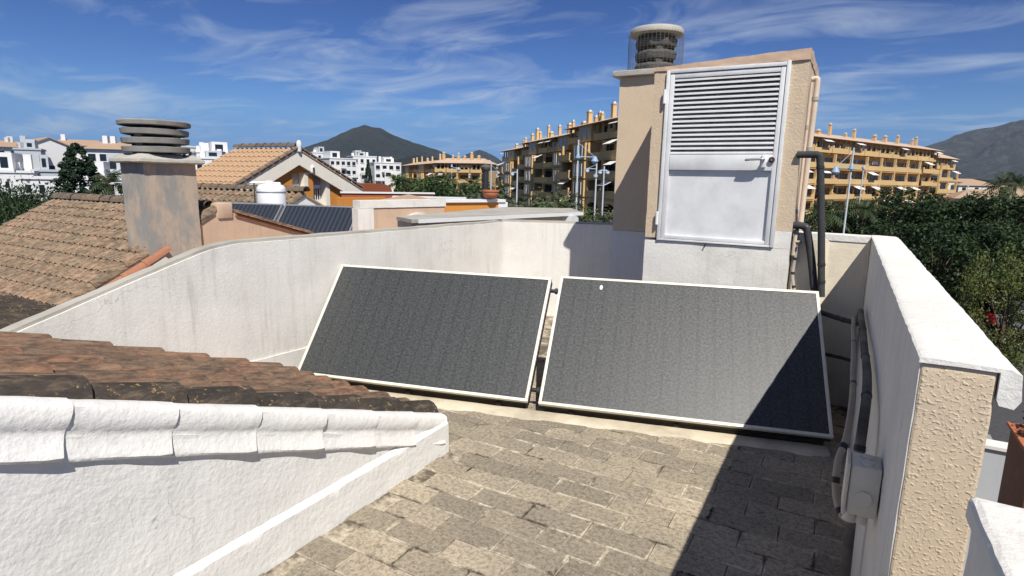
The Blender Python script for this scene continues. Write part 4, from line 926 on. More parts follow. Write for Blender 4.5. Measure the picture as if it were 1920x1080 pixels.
# ================================================================== plants
def leaf_cloud(rnd, centers, n, size, out=None):
    mb = out or MB()
    for (c, r) in centers:
        for _ in range(n):
            d = Vector((rnd.gauss(0, 1), rnd.gauss(0, 1), rnd.gauss(0, 1))).normalized()*r*(rnd.random()**0.45); p = c+d
            nrm = (d.normalized()*0.6+Vector((rnd.gauss(0, .6), rnd.gauss(0, .6), rnd.gauss(0.5, .6)))).normalized()
            a = nrm.orthogonal().normalized(); a = Matrix.Rotation(rnd.uniform(0, 6.28), 3, nrm) @ a; b_ = nrm.cross(a)
            s = size*rnd.uniform(0.6, 1.4)
            o = len(mb.v); mb.v += [tuple(p-a*s), tuple(p+b_*s*0.5+nrm*s*0.1), tuple(p+a*s), tuple(p-b_*s*0.5+nrm*s*0.1)]; mb.f.append((o, o+1, o+2, o+3))
    return mb
def raw_mesh(name, mb, mat, smooth=False):
    me = bpy.data.meshes.new(name); me.from_pydata(mb.v, [], mb.f); me.materials.append(M(mat))
    if smooth: me.polygons.foreach_set('use_smooth', [True]*len(me.polygons))
    return me
def broad_tree(seed, H_, R_, mat, nclump=46, nleaf=90, size=0.16, low=0.25):
    rnd = random.Random(seed); tr = MB(); cs = []
    base = [Vector((0, 0, 0)), Vector((rnd.uniform(-.1, .1), rnd.uniform(-.1, .1), H_*0.25)), Vector((rnd.uniform(-.25, .25), rnd.uniform(-.25, .25), H_*0.5))]
    tr.tube(base, [H_*0.03, H_*0.024, H_*0.016], 8)
    for i in range(nclump):
        u = rnd.uniform(-1, 1); ph = rnd.uniform(0, 6.283); rr = rnd.uniform(0.45, 1.0)**0.5
        q = math.sqrt(1-u*u); c = Vector((R_*rr*q*math.cos(ph), R_*rr*q*math.sin(ph), H_*(low+(1-low)/2)+u*rr*H_*(1-low)/2*0.92))
        cs.append((c, R_*rnd.uniform(0.13, 0.34)))
        if i % 4 == 0: tr.tube([base[1].lerp(base[2], rnd.random()), base[2].lerp(c, 0.5)+Vector((0, 0, -0.2)), c], [H_*0.011, H_*0.007, 0.01], 5)
    return raw_mesh('crown', leaf_cloud(rnd, cs, nleaf, size), mat), raw_mesh('trunk', tr, 'bark', True)
def conifer(seed, H_, R_, mat):
    rnd = random.Random(seed); cs = []
    for i in range(300):
        t = rnd.random()**0.85; rr = R_*(1-t)**0.6*rnd.uniform(0.72, 1.0)*(1.0 if t > .12 else .8); ph = rnd.uniform(0, 6.283)
        cs.append((Vector((rr*math.cos(ph), rr*math.sin(ph), H_*(0.05+0.95*t))), R_*0.19*(1.1-t)+0.10))
    return raw_mesh('crown', leaf_cloud(rnd, cs, 60, 0.11), mat), raw_mesh('trunk', MB().tube([(0, 0, 0), (0, 0, H_*0.8)], [0.2, 0.05], 8), 'bark', True)
def palm(seed, H_, R_, mat, nfr=34, drop=1.0):
    rnd = random.Random(seed); mb = MB(); top = Vector((rnd.uniform(-.2, .2), rnd.uniform(-.2, .2), H_))
    for i in range(nfr):
        ph = 6.283*i/nfr*1.618*2; el = rnd.uniform(-0.35, 1.25); Lf = R_*rnd.uniform(0.8, 1.1); d = Vector((math.cos(ph), math.sin(ph), 0)); sd = Vector((-d.y, d.x, 0)); prev = None; n_ = 11
        for j in range(n_+1):
            t = j/n_; p = top+d*Lf*t*math.cos(el*(1-t*0.2))+UP*(Lf*t*math.sin(el)-drop*Lf*0.55*t*t)
            w_ = R_*0.20*math.sin(math.pi*min(1, t*0.9+0.1))
            if j > 1:
                for s in (-1, 1):
                    o = len(mb.v); q = p-(p-prev)*0.65; tip = p+sd*s*w_-UP*w_*0.45+(p-prev)*0.9
                    mb.v += [tuple(q), tuple(p), tuple(tip)]; mb.f.append((o, o+1, o+2))
            prev = p
    tr = MB().tube([(0, 0, 0), top*0.5+Vector((0.05, 0, 0)), top], [0.22, 0.17, 0.20], 9)
    return raw_mesh('crown', mb, mat), raw_mesh('trunk', tr, 'bark', True)
def plant(name, label, cat, meshes, loc, s=1.0, rz=0.0, group=None, sz=None):
    root = thing(name, label, cat, loc, group=group)
    for nm, me in (('crown', meshes[0]), ('trunk', meshes[1])):
        o = bpy.data.objects.new(nm, me); COL.objects.link(o); o.parent = root
    root.rotation_euler = (0, 0, rz); root.scale = (s, s, sz or s); return root
def tree_to(name, label, cat, meshes, H_, px, py, D, group=None, basez=STREET, widen=1.0):
    """stands on the ground D metres off, its top where the photograph has it"""
    p = far(px, py, D); h = p.z-basez; zs = sorted(v.co.z for v in meshes[0].vertices); s = h/zs[int(len(zs)*0.985)]
    return plant(name, label, cat, meshes, (p.x, p.y, basez), s*widen, random.uniform(0, 6.28), group, s)
DK = [broad_tree(10+i, 8, 3.3, 'leaf_dark', 70, 120, 0.135) for i in range(4)]
MD = [broad_tree(20+i, 7, 2.8, 'leaf_mid', 46, 90, 0.15) for i in range(2)]
LT = broad_tree(31, 6, 2.6, 'leaf_light', 90, 130, 0.075, 0.15)
OL = broad_tree(41, 5, 2.6, 'leaf_olive', 90, 110, 0.075, 0.1)
HG = broad_tree(51, 5, 3.6, 'leaf_dark', 130, 130, 0.085, 0.0)
PM = [palm(60+i, 7, 2.6, 'leaf_palm') for i in range(2)]
CF = conifer(70, 9, 2.5, 'leaf_conifer')
gR = 'dark street trees beyond the right parapet'
spec = [(1530, 395, 62, 'under the ochre block just right of the black pipe'), (1578, 392, 55, 'behind the grey lamp post'), (1640, 380, 66, 'below the ochre balconies, left of the tallest crown'),
        (1700, 362, 60, 'tallest of the row, right of the grey lamp post'), (1655, 425, 46, 'nearest above the parapet corner'), (1745, 385, 70, 'under the right end of the ochre block'),
        (1790, 370, 58, 'in front of the far grey mountain foot'), (1760, 430, 44, 'low over the blue car'), (1850, 378, 66, 'below the two tall palms'),
        (1885, 372, 56, 'at the right edge under the mountain'), (1830, 420, 47, 'behind the yellowish tree'), (1915, 430, 50, 'right of the yellowish tree at the frame edge'), (1945, 375, 62, 'half out of the frame at the far right'), (1610, 402, 80, 'low behind the lamp posts')]
for i, (px, py, D, wh) in enumerate(spec):
    tree_to('broadleaf_tree', 'dark green leafy street tree, '+wh, 'tree', DK[i % 4], 8, px, py, D, gR, widen=1.15)
tree_to('broadleaf_tree', 'lighter yellow-green tree at the right edge, nearest to the street', 'tree', LT, 6, 1900, 482, 31, widen=0.62)
for px, py, D, i, wh in ((1548, 375, 50, 0, 'left of the grey lamp post below the ochre block'), (1625, 372, 52, 1, 'right of the grey lamp post below the ochre block')):
    tree_to('palm_tree', 'bushy green palm '+wh, 'palm', PM[i], 8.4, px, py, D, 'palms by the right ochre block', widen=0.85)
for px, py, D, i, wh in ((1882, 322, 70, 0, 'left'), (1908, 323, 74, 1, 'right')):
    tree_to('palm_tree', 'tall dark palm against the grey mountain, %s one of the pair' % wh, 'palm', PM[i], 8.4, px, py, D, 'tall palms before the mountain', widen=0.55)
# centre
cspec = [(770, 342, 60, MD[0], 7, 'broadleaf_tree', 'mid green tree left of the flue pipe, before the far ochre terraces', 'tree', 1.2),
         (806, 338, 66, MD[1], 7, 'broadleaf_tree', 'mid green tree below the far ochre terraces', 'tree', 1.2), (825, 352, 46, DK[0], 8, 'broadleaf_tree', 'dark bushy tree just left of the flue pipe', 'tree', 1.1),
         (865, 350, 55, MD[0], 7, 'broadleaf_tree', 'mid green tree right behind the flue pipe', 'tree', 1.1), (885, 330, 70, PM[0], 8.4, 'palm_tree', 'green palm between the far ochre terraces and the flue pipe', 'palm', 0.9),
         (752, 325, 64, PM[1], 8.4, 'palm_tree', 'green palm at the left end of the far ochre terraces', 'palm', 0.9), (838, 322, 76, PM[0], 8.4, 'palm_tree', 'green palm before the lit far ochre balconies', 'palm', 0.9),
         (955, 368, 34, OL, 5, 'broadleaf_tree', 'grey-green olive shrub below the shaded ochre block', 'tree', 1.3), (985, 386, 30, OL, 5, 'broadleaf_tree', 'low olive shrub at the foot of the thin white lamp post', 'tree', 1.2),
         (1012, 388, 32, LT, 6, 'broadleaf_tree', 'light green shrub right of the thin white lamp post', 'tree', 1.0), (1042, 390, 33, MD[1], 7, 'broadleaf_tree', 'small green shrub below the ochre block middle', 'tree', 1.0),
         (1140, 404, 40, LT, 6, 'broadleaf_tree', 'yellowish shrub tight against the flue shaft', 'tree', 1.0), (690, 305, 120, CF, 9, 'conifer_tree', 'thin dark conifer in front of the far white houses', 'tree', 0.45),
         (1100, 404, 38, OL, 5, 'broadleaf_tree', 'olive shrub at the foot of the blue-shaded lamp', 'tree', 1.2), (910, 352, 62, DK[1], 8, 'broadleaf_tree', 'dark tree behind the terracotta pot', 'tree', 1.1)]
for px, py, D, ms_, H_, nm, lb, ct, wd in cspec: tree_to(nm, lb, ct, ms_, H_, px, py, D, 'trees between the houses and the ochre blocks', widen=wd)
# left
tree_to('conifer_tree', 'dark pointed conifer among the white apartment blocks', 'tree', CF, 9, 143, 275, 62, widen=1.1)
tree_to('palm_tree', 'green palm left of the chimney before the white walls', 'palm', PM[1], 8.4, 207, 318, 50, widen=0.62)
for i, (px, py, D, wh) in enumerate(((28, 362, 34, 'left end of the hedge'), (66, 366, 31, 'right end of the hedge, over the pale roof'), (-30, 360, 35, 'cut by the left frame edge'), (5, 384, 27, 'front of the hedge'), (48, 388, 28, 'touching the pale roof verge'))):
    tree_to('hedge_tree', 'dense dark hedge tree, '+wh, 'tree', HG, 5, px, py, D, 'hedge trees at the left', basez=-4.5, widen=0.52)

# ================================================================== street lamps
def lamp(label, px, ptop, D, arms, globe='cone', rpole=0.07):
    t = far(px, ptop, D); root = thing('street_lamp', label, 'street lamp', (t.x, t.y, STREET), group='street lamps')
    obj('pole', MB().tube([(t.x, t.y, STREET), (t.x, t.y, STREET+3), (t.x, t.y, t.z)], [rpole*1.3, rpole, rpole*0.7], 10), 'lamp_pole', root, smooth=True)
    for (dpx, dpy, kind) in arms:                            # offsets along the image width in metres, drop in metres
        e = Vector((t.x, t.y, t.z-dpy))+RT*dpx; s = Vector((t.x, t.y, t.z-dpy+0.05))
        if abs(dpx) > 0.2:
            obj('arm', MB().tube([s, e+UP*0.05], 0.035, 8), 'lamp_blue', root, smooth=True)
            obj('stay_wire', MB().tube([Vector((t.x, t.y, t.z-0.2)), e+UP*0.06], 0.014, 5), 'lamp_pole', root)
        if kind == 'cone': hd_ = obj('lamp_shade', MB().lathe([(0.05, 0.12), (0.10, 0.08), (0.25, -0.22), (0.24, -0.25), (0.0, -0.24)], e, 16), 'lamp_blue', root, smooth=True); obj('globe', MB().lathe([(0.21, -0.252), (0.18, -0.34), (0.09, -0.40), (0.0, -0.41)], e, 14), 'lamp_globe', hd_, smooth=True)
        elif kind == 'globe': hd_ = obj('lamp_shade', MB().lathe([(0.03, 0.07), (0.17, -0.01), (0.16, -0.03)], e, 14), 'lamp_blue', root, smooth=True); obj('globe', MB().lathe([(0.155, -0.032), (0.165, -0.11), (0.11, -0.20), (0.0, -0.225)], e, 14), 'lamp_globe', hd_, smooth=True)
        elif kind == 'hat': obj('finial_cone', MB().lathe([(0.18, -0.04), (0.18, 0.0), (0.06, 0.30), (0.03, 0.36)], e, 14), 'lamp_blue', root, smooth=True)
lamp('tall white street lamp with blue cones and stay wire, left of the flue shaft', 1085, 262, 40, ((0.0, 1.15, 'hat'), (1.12, 1.15, 'cone')))
lamp('street lamp with two small globes, next to the tall blue-coned one', 1119, 303, 42, ((-0.66, 0.55, 'globe'), (-0.05, 0.9, 'globe')))
lamp('street lamp with one globe nearest the flue shaft', 1133, 312, 44, ((0.25, 0.35, 'globe'), (-0.3, 0.35, 'globe')))
lamp('thin white street lamp rising before the shaded ochre block middle', 970, 317, 45, ((-0.38, 0.3, 'globe'),))
lamp('distant thin street lamp before the lit far ochre terraces', 847, 312, 80, ((0.9, 0.2, 'cone'), (0.0, 0.05, 'hat')))
lamp('thin street lamp right of the flue pipe', 921, 305, 60, ((0.7, 0.9, 'globe'),))
lamp('tall grey street lamp with arm and shade, right of the black pipes', 1601, 277, 42, ((0.0, 1.25, 'hat'), (-0.95, 1.25, 'cone')))
lamp('short street lamp behind the tall grey one, before the lit ochre balconies', 1620, 310, 62, ((0.0, 0.15, 'globe'),))
lamp('small distant street lamp at the mountain foot right of the ochre block', 1815, 348, 130, ((0.0, 0.05, 'globe'),))
lamp('distant street lamp among the trees left of the olive shrubs', 881, 325, 85, ((0.0, 0.1, 'globe'),))

# ================================================================== apartment blocks
def box_in(root, name, mat, *b, parent=None): return obj(name, MB().box(*b), mat, parent or root, world=False)
def chimneys(root, xs, y, z, mat, rnd, s=1.0):
    for x in xs:
        h = rnd.uniform(0.5, 2.1)*s; w_ = rnd.uniform(0.26, 0.44)*s
        c = box_in(root, 'chimney', mat, x-w_, x+w_, y-w_*0.8, y+w_*0.8, z-1.0, z+h)
        box_in(root, 'chimney_cap', 'roof_far_pink', x-w_*1.2, x+w_*1.2, y-w_, y+w_, z+h+0.003, z+h+0.18*s, parent=c)
        box_in(root, 'chimney_pot', 'far_white', x-w_*0.6, x+w_*0.6, y-w_*0.5, y+w_*0.5, z+h+0.183*s, z+h+0.45*s, parent=c)
def loggia_block(label, A, B, ztop, depth, floors, fh, bays, seed, chim, arched=False, cat='apartment block', awn=0.25, top_set=1.5, rmat='roof_far_pink', group=None, glassp=0.2, nmat='ochre_wall', recess=2.3, zcut=None):
    """front from A (left) to B (right) as seen from here; local x along the front, -y outwards"""
    A, B = Vector((A.x, A.y, 0)), Vector((B.x, B.y, 0)); d = B-A; Wd = d.length; ang_ = math.atan2(d.y, d.x); rnd = random.Random(seed)
    root = thing('apartment_block', label, cat, (A.x, A.y, ztop-floors*fh), ang_, group)
    Ht = floors*fh; bwid = Wd/bays
    box_in(root, 'wall', nmat, 0, Wd, recess, depth, STREET-WL[root.name].z-0.2, Ht-0.3)
    for f in range(floors):
        z = f*fh; back = top_set if f == floors-1 else 0.0
        box_in(root, 'floor_slab', nmat, 0, Wd, back+0.05, recess-0.002, z-0.25, z)
    for b_ in range(bays):
        x0, x1 = b_*bwid, (b_+1)*bwid; proud = rnd.choice((0, 0, -0.7)) 
        for f in range(floors):
            z = f*fh; top = f == floors-1; back = top_set*0.6 if top else 0.0
            if arched and (b_ % 3 == 1):                     # closed bay with upright windows
                box_in(root, 'bay_wall', nmat, x0+bwid*0.06, x1-bwid*0.06, back-0.3, recess-0.003, z, z+fh-0.26)
                for wx in ((0.32, 0.68) if bwid > 5 else (0.5,)):
                    xx = x0+bwid*wx; wd = box_in(root, 'window', 'window_glass_blue', xx-0.5, xx+0.5, back-0.36, back-0.302, z+0.3, z+fh*0.78)
                    for e in (-0.56, 0.50): box_in(root, 'window_trim', 'far_white', xx+e, xx+e+0.06, back-0.38, back-0.303, z+0.3, z+fh*0.78, parent=wd)
                continue
            p0, p1 = x0+0.12, x1-0.12; ph = rnd.uniform(0.85, 1.1); yy_ = back+proud*(0 if top else 1)
            bal = box_in(root, 'balcony', nmat, p0, p1, yy_-0.05, yy_+0.12, z+0.004, z+ph)
            if proud and not top: box_in(root, 'balcony_floor', nmat, p0, p1, yy_+0.122, 0.048, z-0.22, z-0.004, parent=bal)
            for e in (p0, p1-0.5): box_in(root, 'planter_block', nmat, e, e+0.5, yy_-0.06, yy_+0.2, z+ph+0.002, z+ph+rnd.uniform(0.15, 0.45), parent=bal)
            nw = 2 if bwid > 4.5 else 1
            for q in range(nw):
                wa = x0+bwid*(0.05+0.47*q); wb_ = wa+bwid*0.43 if nw == 2 else x0+bwid*0.9
                wd = box_in(root, 'window', 'window_glass', wa, wb_, recess-0.06, recess-0.004, z+0.05, z+2.15)
                if rnd.random() < glassp: box_in(root, 'blind', 'awning_white', wa, wb_, recess-0.12, recess-0.065, z+1.4, z+2.15, parent=wd)
                if rnd.random() < 0.25: box_in(root, 'window_trim', 'far_white', wa-0.12, wa-0.005, recess-0.1, recess-0.005, z+0.05, z+2.2, parent=wd)
            if arched and f < 2:
                mb = MB(); n_ = 10; xa, xb = x0+bwid*0.14, x1-bwid*0.14; zs = z+fh*0.52
                arc_ = [(xa+(xb-xa)*(0.5-0.5*math.cos(math.pi*i/n_)), zs+fh*0.22*math.sin(math.pi*i/n_)) for i in range(n_+1)]
                mb.sheet([(x0+.13, yy_-0.04, z+ph-0.2), (xa, yy_-0.04, z+ph-0.2)]+[(a, yy_-0.04, c_) for a, c_ in arc_]+[(xb, yy_-0.04, z+ph-0.2), (x1-.13, yy_-0.04, z+ph-0.2), (x1-.13, yy_-0.04, z+fh-0.26), (x0+.13, yy_-0.04, z+fh-0.26)], (0, 0.14, 0))
                obj('arch', mb, nmat, bal, world=False)
            if rnd.random() < awn:
                aw0 = rnd.uniform(0.1, 0.5); mb = MB().sheet([(x0+bwid*aw0, back+0.3, z+fh-0.35), (x0+bwid*(aw0+0.42), back+0.3, z+fh-0.35), (x0+bwid*(aw0+0.42), back-1.1, z+fh-1.0), (x0+bwid*aw0, back-1.1, z+fh-1.0)], (0, 0.0, 0.05))
                obj('awning', mb, 'awning_white', root, world=False)
        for xx in ((x0+0.1,) if b_ else (0.1,)): box_in(root, 'pillar', nmat, xx-0.22, xx+0.2, -0.02, 0.42, 0.006, Ht-fh-0.252)
        for q in (0.15, 0.5, 0.85): box_in(root, 'roof_post', nmat, x0+bwid*q-0.12, x0+bwid*q+0.12, top_set*0.6+0.14, top_set*0.6+0.4, Ht-fh+1.0, Ht-0.31)
    box_in(root, 'pillar', nmat, Wd-0.3, Wd+0.1, -0.02, 0.42, 0.006, Ht-fh-0.252)
    mb = MB(); o_ = 0.7
    mb.add([(-o_, 0.2, Ht-0.28), (Wd+o_, 0.2, Ht-0.28), (Wd+o_, depth+o_, Ht-0.28), (-o_, depth+o_, Ht-0.28), (o_*2, depth*0.5, Ht+1.3), (Wd-o_*2, depth*0.5, Ht+1.3)],
           [(3, 2, 1, 0), (0, 1, 5, 4), (1, 2, 5), (2, 3, 4, 5), (3, 0, 4)])
    obj('roof', mb, rmat, root, world=False)
    chimneys(root, [Wd*q for q in chim], depth*0.33, Ht+0.7, nmat, rnd)
    return root
def at_depth(px, py, dep):                                   # point at a depth along the level viewing direction
    d = ray(px, py); f = d.x*FW.x+d.y*FW.y; return EYE+d*(dep/f)
# right block, sunlit
loggia_block('long sunlit ochre apartment block with balconies and chimneys, right of the black pipes', at_depth(1462, 262, 106), at_depth(1772, 283, 152), 11.0, 12, 6, 3.0, 11, 3,
             [0.06, 0.12, 0.27, 0.33, 0.42, 0.47, 0.60, 0.67, 0.76, 0.87, 0.90], awn=0.35)
pa = at_depth(1768, 290, 150.5); pb = at_depth(1801, 300, 158)
loggia_block('ochre end wing of the sunlit block, lower roof, before the grey mountain', pa, pb, 9.3, 9, 5, 3.0, 2, 8, [], awn=0.2)
# centre block, in shade
cA, cB = at_depth(932, 268, 150), at_depth(1172, 245, 79)
for t0, t1, zt_, off, nb_, sd, ch_, lb in ((0.0, 0.27, 8.7, 0.5, 3, 5, [0.12, 0.45, 0.52, 0.8], 'left stepped-down section of the shaded ochre block, behind the thin lamp post'),
        (0.27, 0.69, 9.5, 0.0, 5, 25, [0.05, 0.12, 0.30, 0.36, 0.52, 0.70, 0.76, 0.93], 'long middle section of the shaded ochre block with upright blue windows'),
        (0.69, 1.0, 10.3, -0.6, 4, 35, [0.08, 0.2, 0.27, 0.31, 0.50, 0.72, 0.79, 0.9], 'tallest right section of the shaded ochre block, behind the blue-coned lamp')):
    d_ = (cB-cA); d_.z = 0; nrm_ = Vector((-d_.y, d_.x, 0)).normalized()
    loggia_block(lb, cA.lerp(cB, t0)+nrm_*off, cA.lerp(cB, t1)+nrm_*off, zt_, 12, 6, 2.75, nb_, sd, ch_, arched=True, awn=0.35, group='sections of the shaded ochre block')
# distant ochre terraces
loggia_block('distant lit ochre terraces with stepped balconies left of the flue pipe', at_depth(812, 305, 172), at_depth(902, 305, 168), 6.2, 14, 5, 2.9, 4, 11, [0.1, 0.3, 0.42, 0.55, 0.7, 0.85], awn=0.1, nmat='ochre_wall')
loggia_block('distant ochre block in half shade, left wing of the far terraces', at_depth(748, 305, 235), at_depth(815, 300, 178), 6.3, 14, 5, 2.9, 7, 13, [0.1, 0.2, 0.35, 0.5, 0.62, 0.8, 0.9], arched=True, awn=0.1)
loggia_block('small distant ochre block just behind the flue pipe', at_depth(885, 312, 182), at_depth(936, 312, 186), 5.0, 10, 4, 2.9, 3, 17, [0.2, 0.5, 0.8], awn=0.1)

# white blocks
def white_block(label, px0, px1, ptop, dep0, dep1, depth, floors, bays, seed, roofm=None, gable=False, group='white apartment blocks', fh=3.0, wall='far_white', pw=0.5, ph=0.42, terr=0.4):
    A = at_depth(px0, ptop, dep0); B = at_depth(px1, ptop, dep1); rnd = random.Random(seed)
    zt_ = (A.z+B.z)/2; d = Vector((B.x-A.x, B.y-A.y, 0)); Wd = d.length
    root = thing('white_building', label, 'building', (A.x, A.y, STREET), math.atan2(d.y, d.x), group); Ht = zt_-STREET
    box_in(root, 'wall', wall, 0, Wd, 0, depth, -0.2, Ht)
    if gable:
        mb = MB().sheet([(-0.2, 0, Ht), (Wd+0.2, 0, Ht), (Wd*0.5, 0, Ht+Wd*0.24)], (0, depth, 0)); obj('gable', mb, wall, root, world=False)
        for sx in (-1, 1):
            mb = MB().sheet([(Wd*0.5, -0.3, Ht+Wd*0.24+0.05), (Wd*0.5+sx*(Wd*0.5+0.5), -0.3, Ht-0.1), (Wd*0.5+sx*(Wd*0.5+0.5), depth+0.3, Ht-0.1), (Wd*0.5, depth+0.3, Ht+Wd*0.24+0.05)], (0, 0, 0.2)); obj('roof', mb, 'roof_far', root, world=False)
        mb = MB()
    elif roofm:
        mb = MB().add([(-0.5, -0.5, Ht+0.004), (Wd+0.5, -0.5, Ht+0.004), (Wd+0.5, depth+.5, Ht+0.004), (-0.5, depth+.5, Ht+0.004), (0.5, depth*0.6, Ht+1.5), (Wd-0.5, depth*0.6, Ht+1.5)], [(3, 2, 1, 0), (0, 1, 5, 4), (1, 2, 5), (2, 3, 4, 5), (3, 0, 4)])
        obj('roof', mb, roofm, root, world=False)
    else: box_in(root, 'roof_edge', wall, -0.15, Wd+0.15, -0.15, depth+0.15, Ht+0.003, Ht+0.3)
    bwid = Wd/bays
    for f in range(floors):
        z = Ht-(f+1)*fh
        for b_ in range(bays):
            if rnd.random() < 0.12: continue
            x0 = b_*bwid+bwid*(1-pw)/2; x1 = x0+bwid*pw
            wd = box_in(root, 'window', 'window_glass', x0, x1, -0.05, -0.003, z+fh*0.3, z+fh*(0.3+ph))
            box_in(root, 'sill', wall, x0-0.1, x1+0.1, -0.2, -0.003, z+fh*0.3-0.15, z+fh*0.3-0.004, parent=wd)
            if rnd.random() < terr:
                bl = box_in(root, 'balcony', wall, b_*bwid+0.1, (b_+1)*bwid-0.1, -1.3, -1.15, z+0.05, z+1.0); box_in(root, 'balcony_floor', wall, b_*bwid+0.1, (b_+1)*bwid-0.1, -1.3, -0.004, z-0.15, z+0.046, parent=bl)
    for q in range(rnd.randint(1, 2) if not gable else 0):
        xa = rnd.uniform(0.0, 0.5)*Wd; xb = xa+rnd.uniform(0.25, 0.45)*Wd; ph_ = rnd.uniform(1.2, 2.4)
        if not roofm:
            pn = box_in(root, 'penthouse', wall if rnd.random() < 0.6 else 'far_grey', xa, xb, depth*(0.25+0.2*q), depth*0.9, Ht+0.302, Ht+0.3+ph_)
            box_in(root, 'window', 'window_glass', xa+(xb-xa)*0.2, xa+(xb-xa)*0.7, depth*(0.25+0.2*q)-0.05, depth*(0.25+0.2*q)-0.003, Ht+0.6, Ht+0.3+ph_*0.75)
        pr = rnd.uniform(1.5, 3.0); xa = rnd.uniform(0.05, 0.6)*Wd; xb = xa+rnd.uniform(0.2, 0.35)*Wd; zz = Ht*rnd.uniform(0.55, 0.85)
        box_in(root, 'annex', rnd.choice((wall, 'far_grey', 'cream_wall')), xa, xb, -pr, -1.4, -0.2, zz)
        box_in(root, 'window', 'window_glass', xa+(xb-xa)*0.15, xa+(xb-xa)*0.8, -pr-0.05, -pr-0.003, zz-2.2, zz-0.9)
    if not gable:
        for q in range(rnd.randint(1, 3)):
            x = rnd.uniform(0.1, 0.9)*Wd; box_in(root, 'chimney', wall, x-0.4, x+0.4, depth*0.5-0.4, depth*0.5+0.4, Ht+0.31, Ht+rnd.uniform(1.2, 2.6))
    return root
white_block('white apartment block with brown tile roof at the left frame edge', -60, 58, 275, 118, 126, 12, 4, 5, 1, 'roof_far')
white_block('white gabled apartment block, tallest of the left group', 60, 124, 272, 112, 116, 10, 4, 3, 2, None, True)
white_block('grey-white block with wide dark balcony openings left of the gabled one', 26, 76, 281, 104, 106, 8, 3, 3, 3, None, False, wall='far_grey', pw=0.7)
white_block('long white block with tan tile roof behind the conifer', 100, 186, 273, 128, 132, 10, 4, 5, 4, 'roof_far')
white_block('white stepped block with terraces between conifer and chimney', 160, 246, 280, 106, 108, 9, 4, 4, 5, 'roof_far', pw=0.65)
white_block('low flat white house with small square windows at the lower left', -20, 62, 324, 72, 74, 8, 2, 4, 6, None, False, fh=2.6, pw=0.35, ph=0.3, terr=0.0)
white_block('pale grey flat house right of the low square-windowed one', 60, 120, 322, 76, 78, 8, 2, 3, 7, None, False, wall='far_grey', fh=2.7, terr=0.0, pw=0.3)
white_block('long low white garden wall building below the conifer', 38, 236, 337, 66, 70, 5, 1, 8, 8, None, False, fh=2.2, terr=0.0, pw=0.4)
white_block('white house with terrace right of the low garden building, behind the palm', 165, 252, 325, 80, 82, 6, 2, 3, 9, None, False, terr=0.5, pw=0.7)
white_block('white flat-roofed houses just right of the chimney cowl', 338, 372, 276, 120, 124, 9, 3, 3, 10, None, False)
white_block('white stepped house before the small blue hill', 368, 440, 287, 118, 122, 9, 3, 4, 12, None, False, pw=0.6)
white_block('white villas with dark openings left of the orange house roof', 345, 420, 298, 110, 112, 7, 2, 4, 13, None, False)
white_block('far white block just right of the cream gable', 585, 622, 287, 210, 214, 9, 4, 4, 14, None, False)
white_block('far white block with flat roof, middle of the white group below the mountain', 618, 668, 298, 200, 206, 10, 4, 5, 15, None, False, pw=0.6)
white_block('far white block behind the thin conifer', 662, 706, 294, 215, 219, 10, 4, 4, 16, None, False)
white_block('far white block, right end of the white group below the mountain', 702, 752, 306, 208, 212, 9, 4, 4, 18, None, False, pw=0.6)
def hill_house(label, px, py, D, w_, seed):
    p = far(px, py, D); root = thing('villa', label, 'house', (p.x, p.y, STREET), random.Random(seed).uniform(0.1, 0.7), 'villas at the mountain foot'); h = p.z-STREET
    box_in(root, 'wall', 'cream_wall', -w_/2, w_/2, -4, 4, -0.2, h-1.2)
    for q in range(3): box_in(root, 'window', 'window_glass', -w_/2+w_*(q+0.3)/3, -w_/2+w_*(q+0.6)/3, -4.06, -4.003, h-3.2, h-2.0)
    mb = MB().add([(-w_/2-.5, -4.5, h-1.196), (w_/2+.5, -4.5, h-1.196), (w_/2+.5, 4.5, h-1.196), (-w_/2-.5, 4.5, h-1.196), (-w_/4, 0, h+0.6), (w_/4, 0, h+0.6)], [(3, 2, 1, 0), (0, 1, 5, 4), (1, 2, 5), (2, 3, 4, 5), (3, 0, 4)])
    obj('roof', mb, 'roof_far', root, world=False)
hill_house('tan-roofed villa left of the tall palms at the mountain foot', 1848, 361, 150, 12, 1)
hill_house('tan-roofed villa right of the tall palms at the mountain foot', 1905, 354, 165, 14, 2)
hill_house('small white-walled villa highest at the mountain foot', 1800, 337, 420, 22, 3)
hill_house('small villa among trees at the foot of the mountain, left of the palms', 1826, 343, 330, 14, 4)

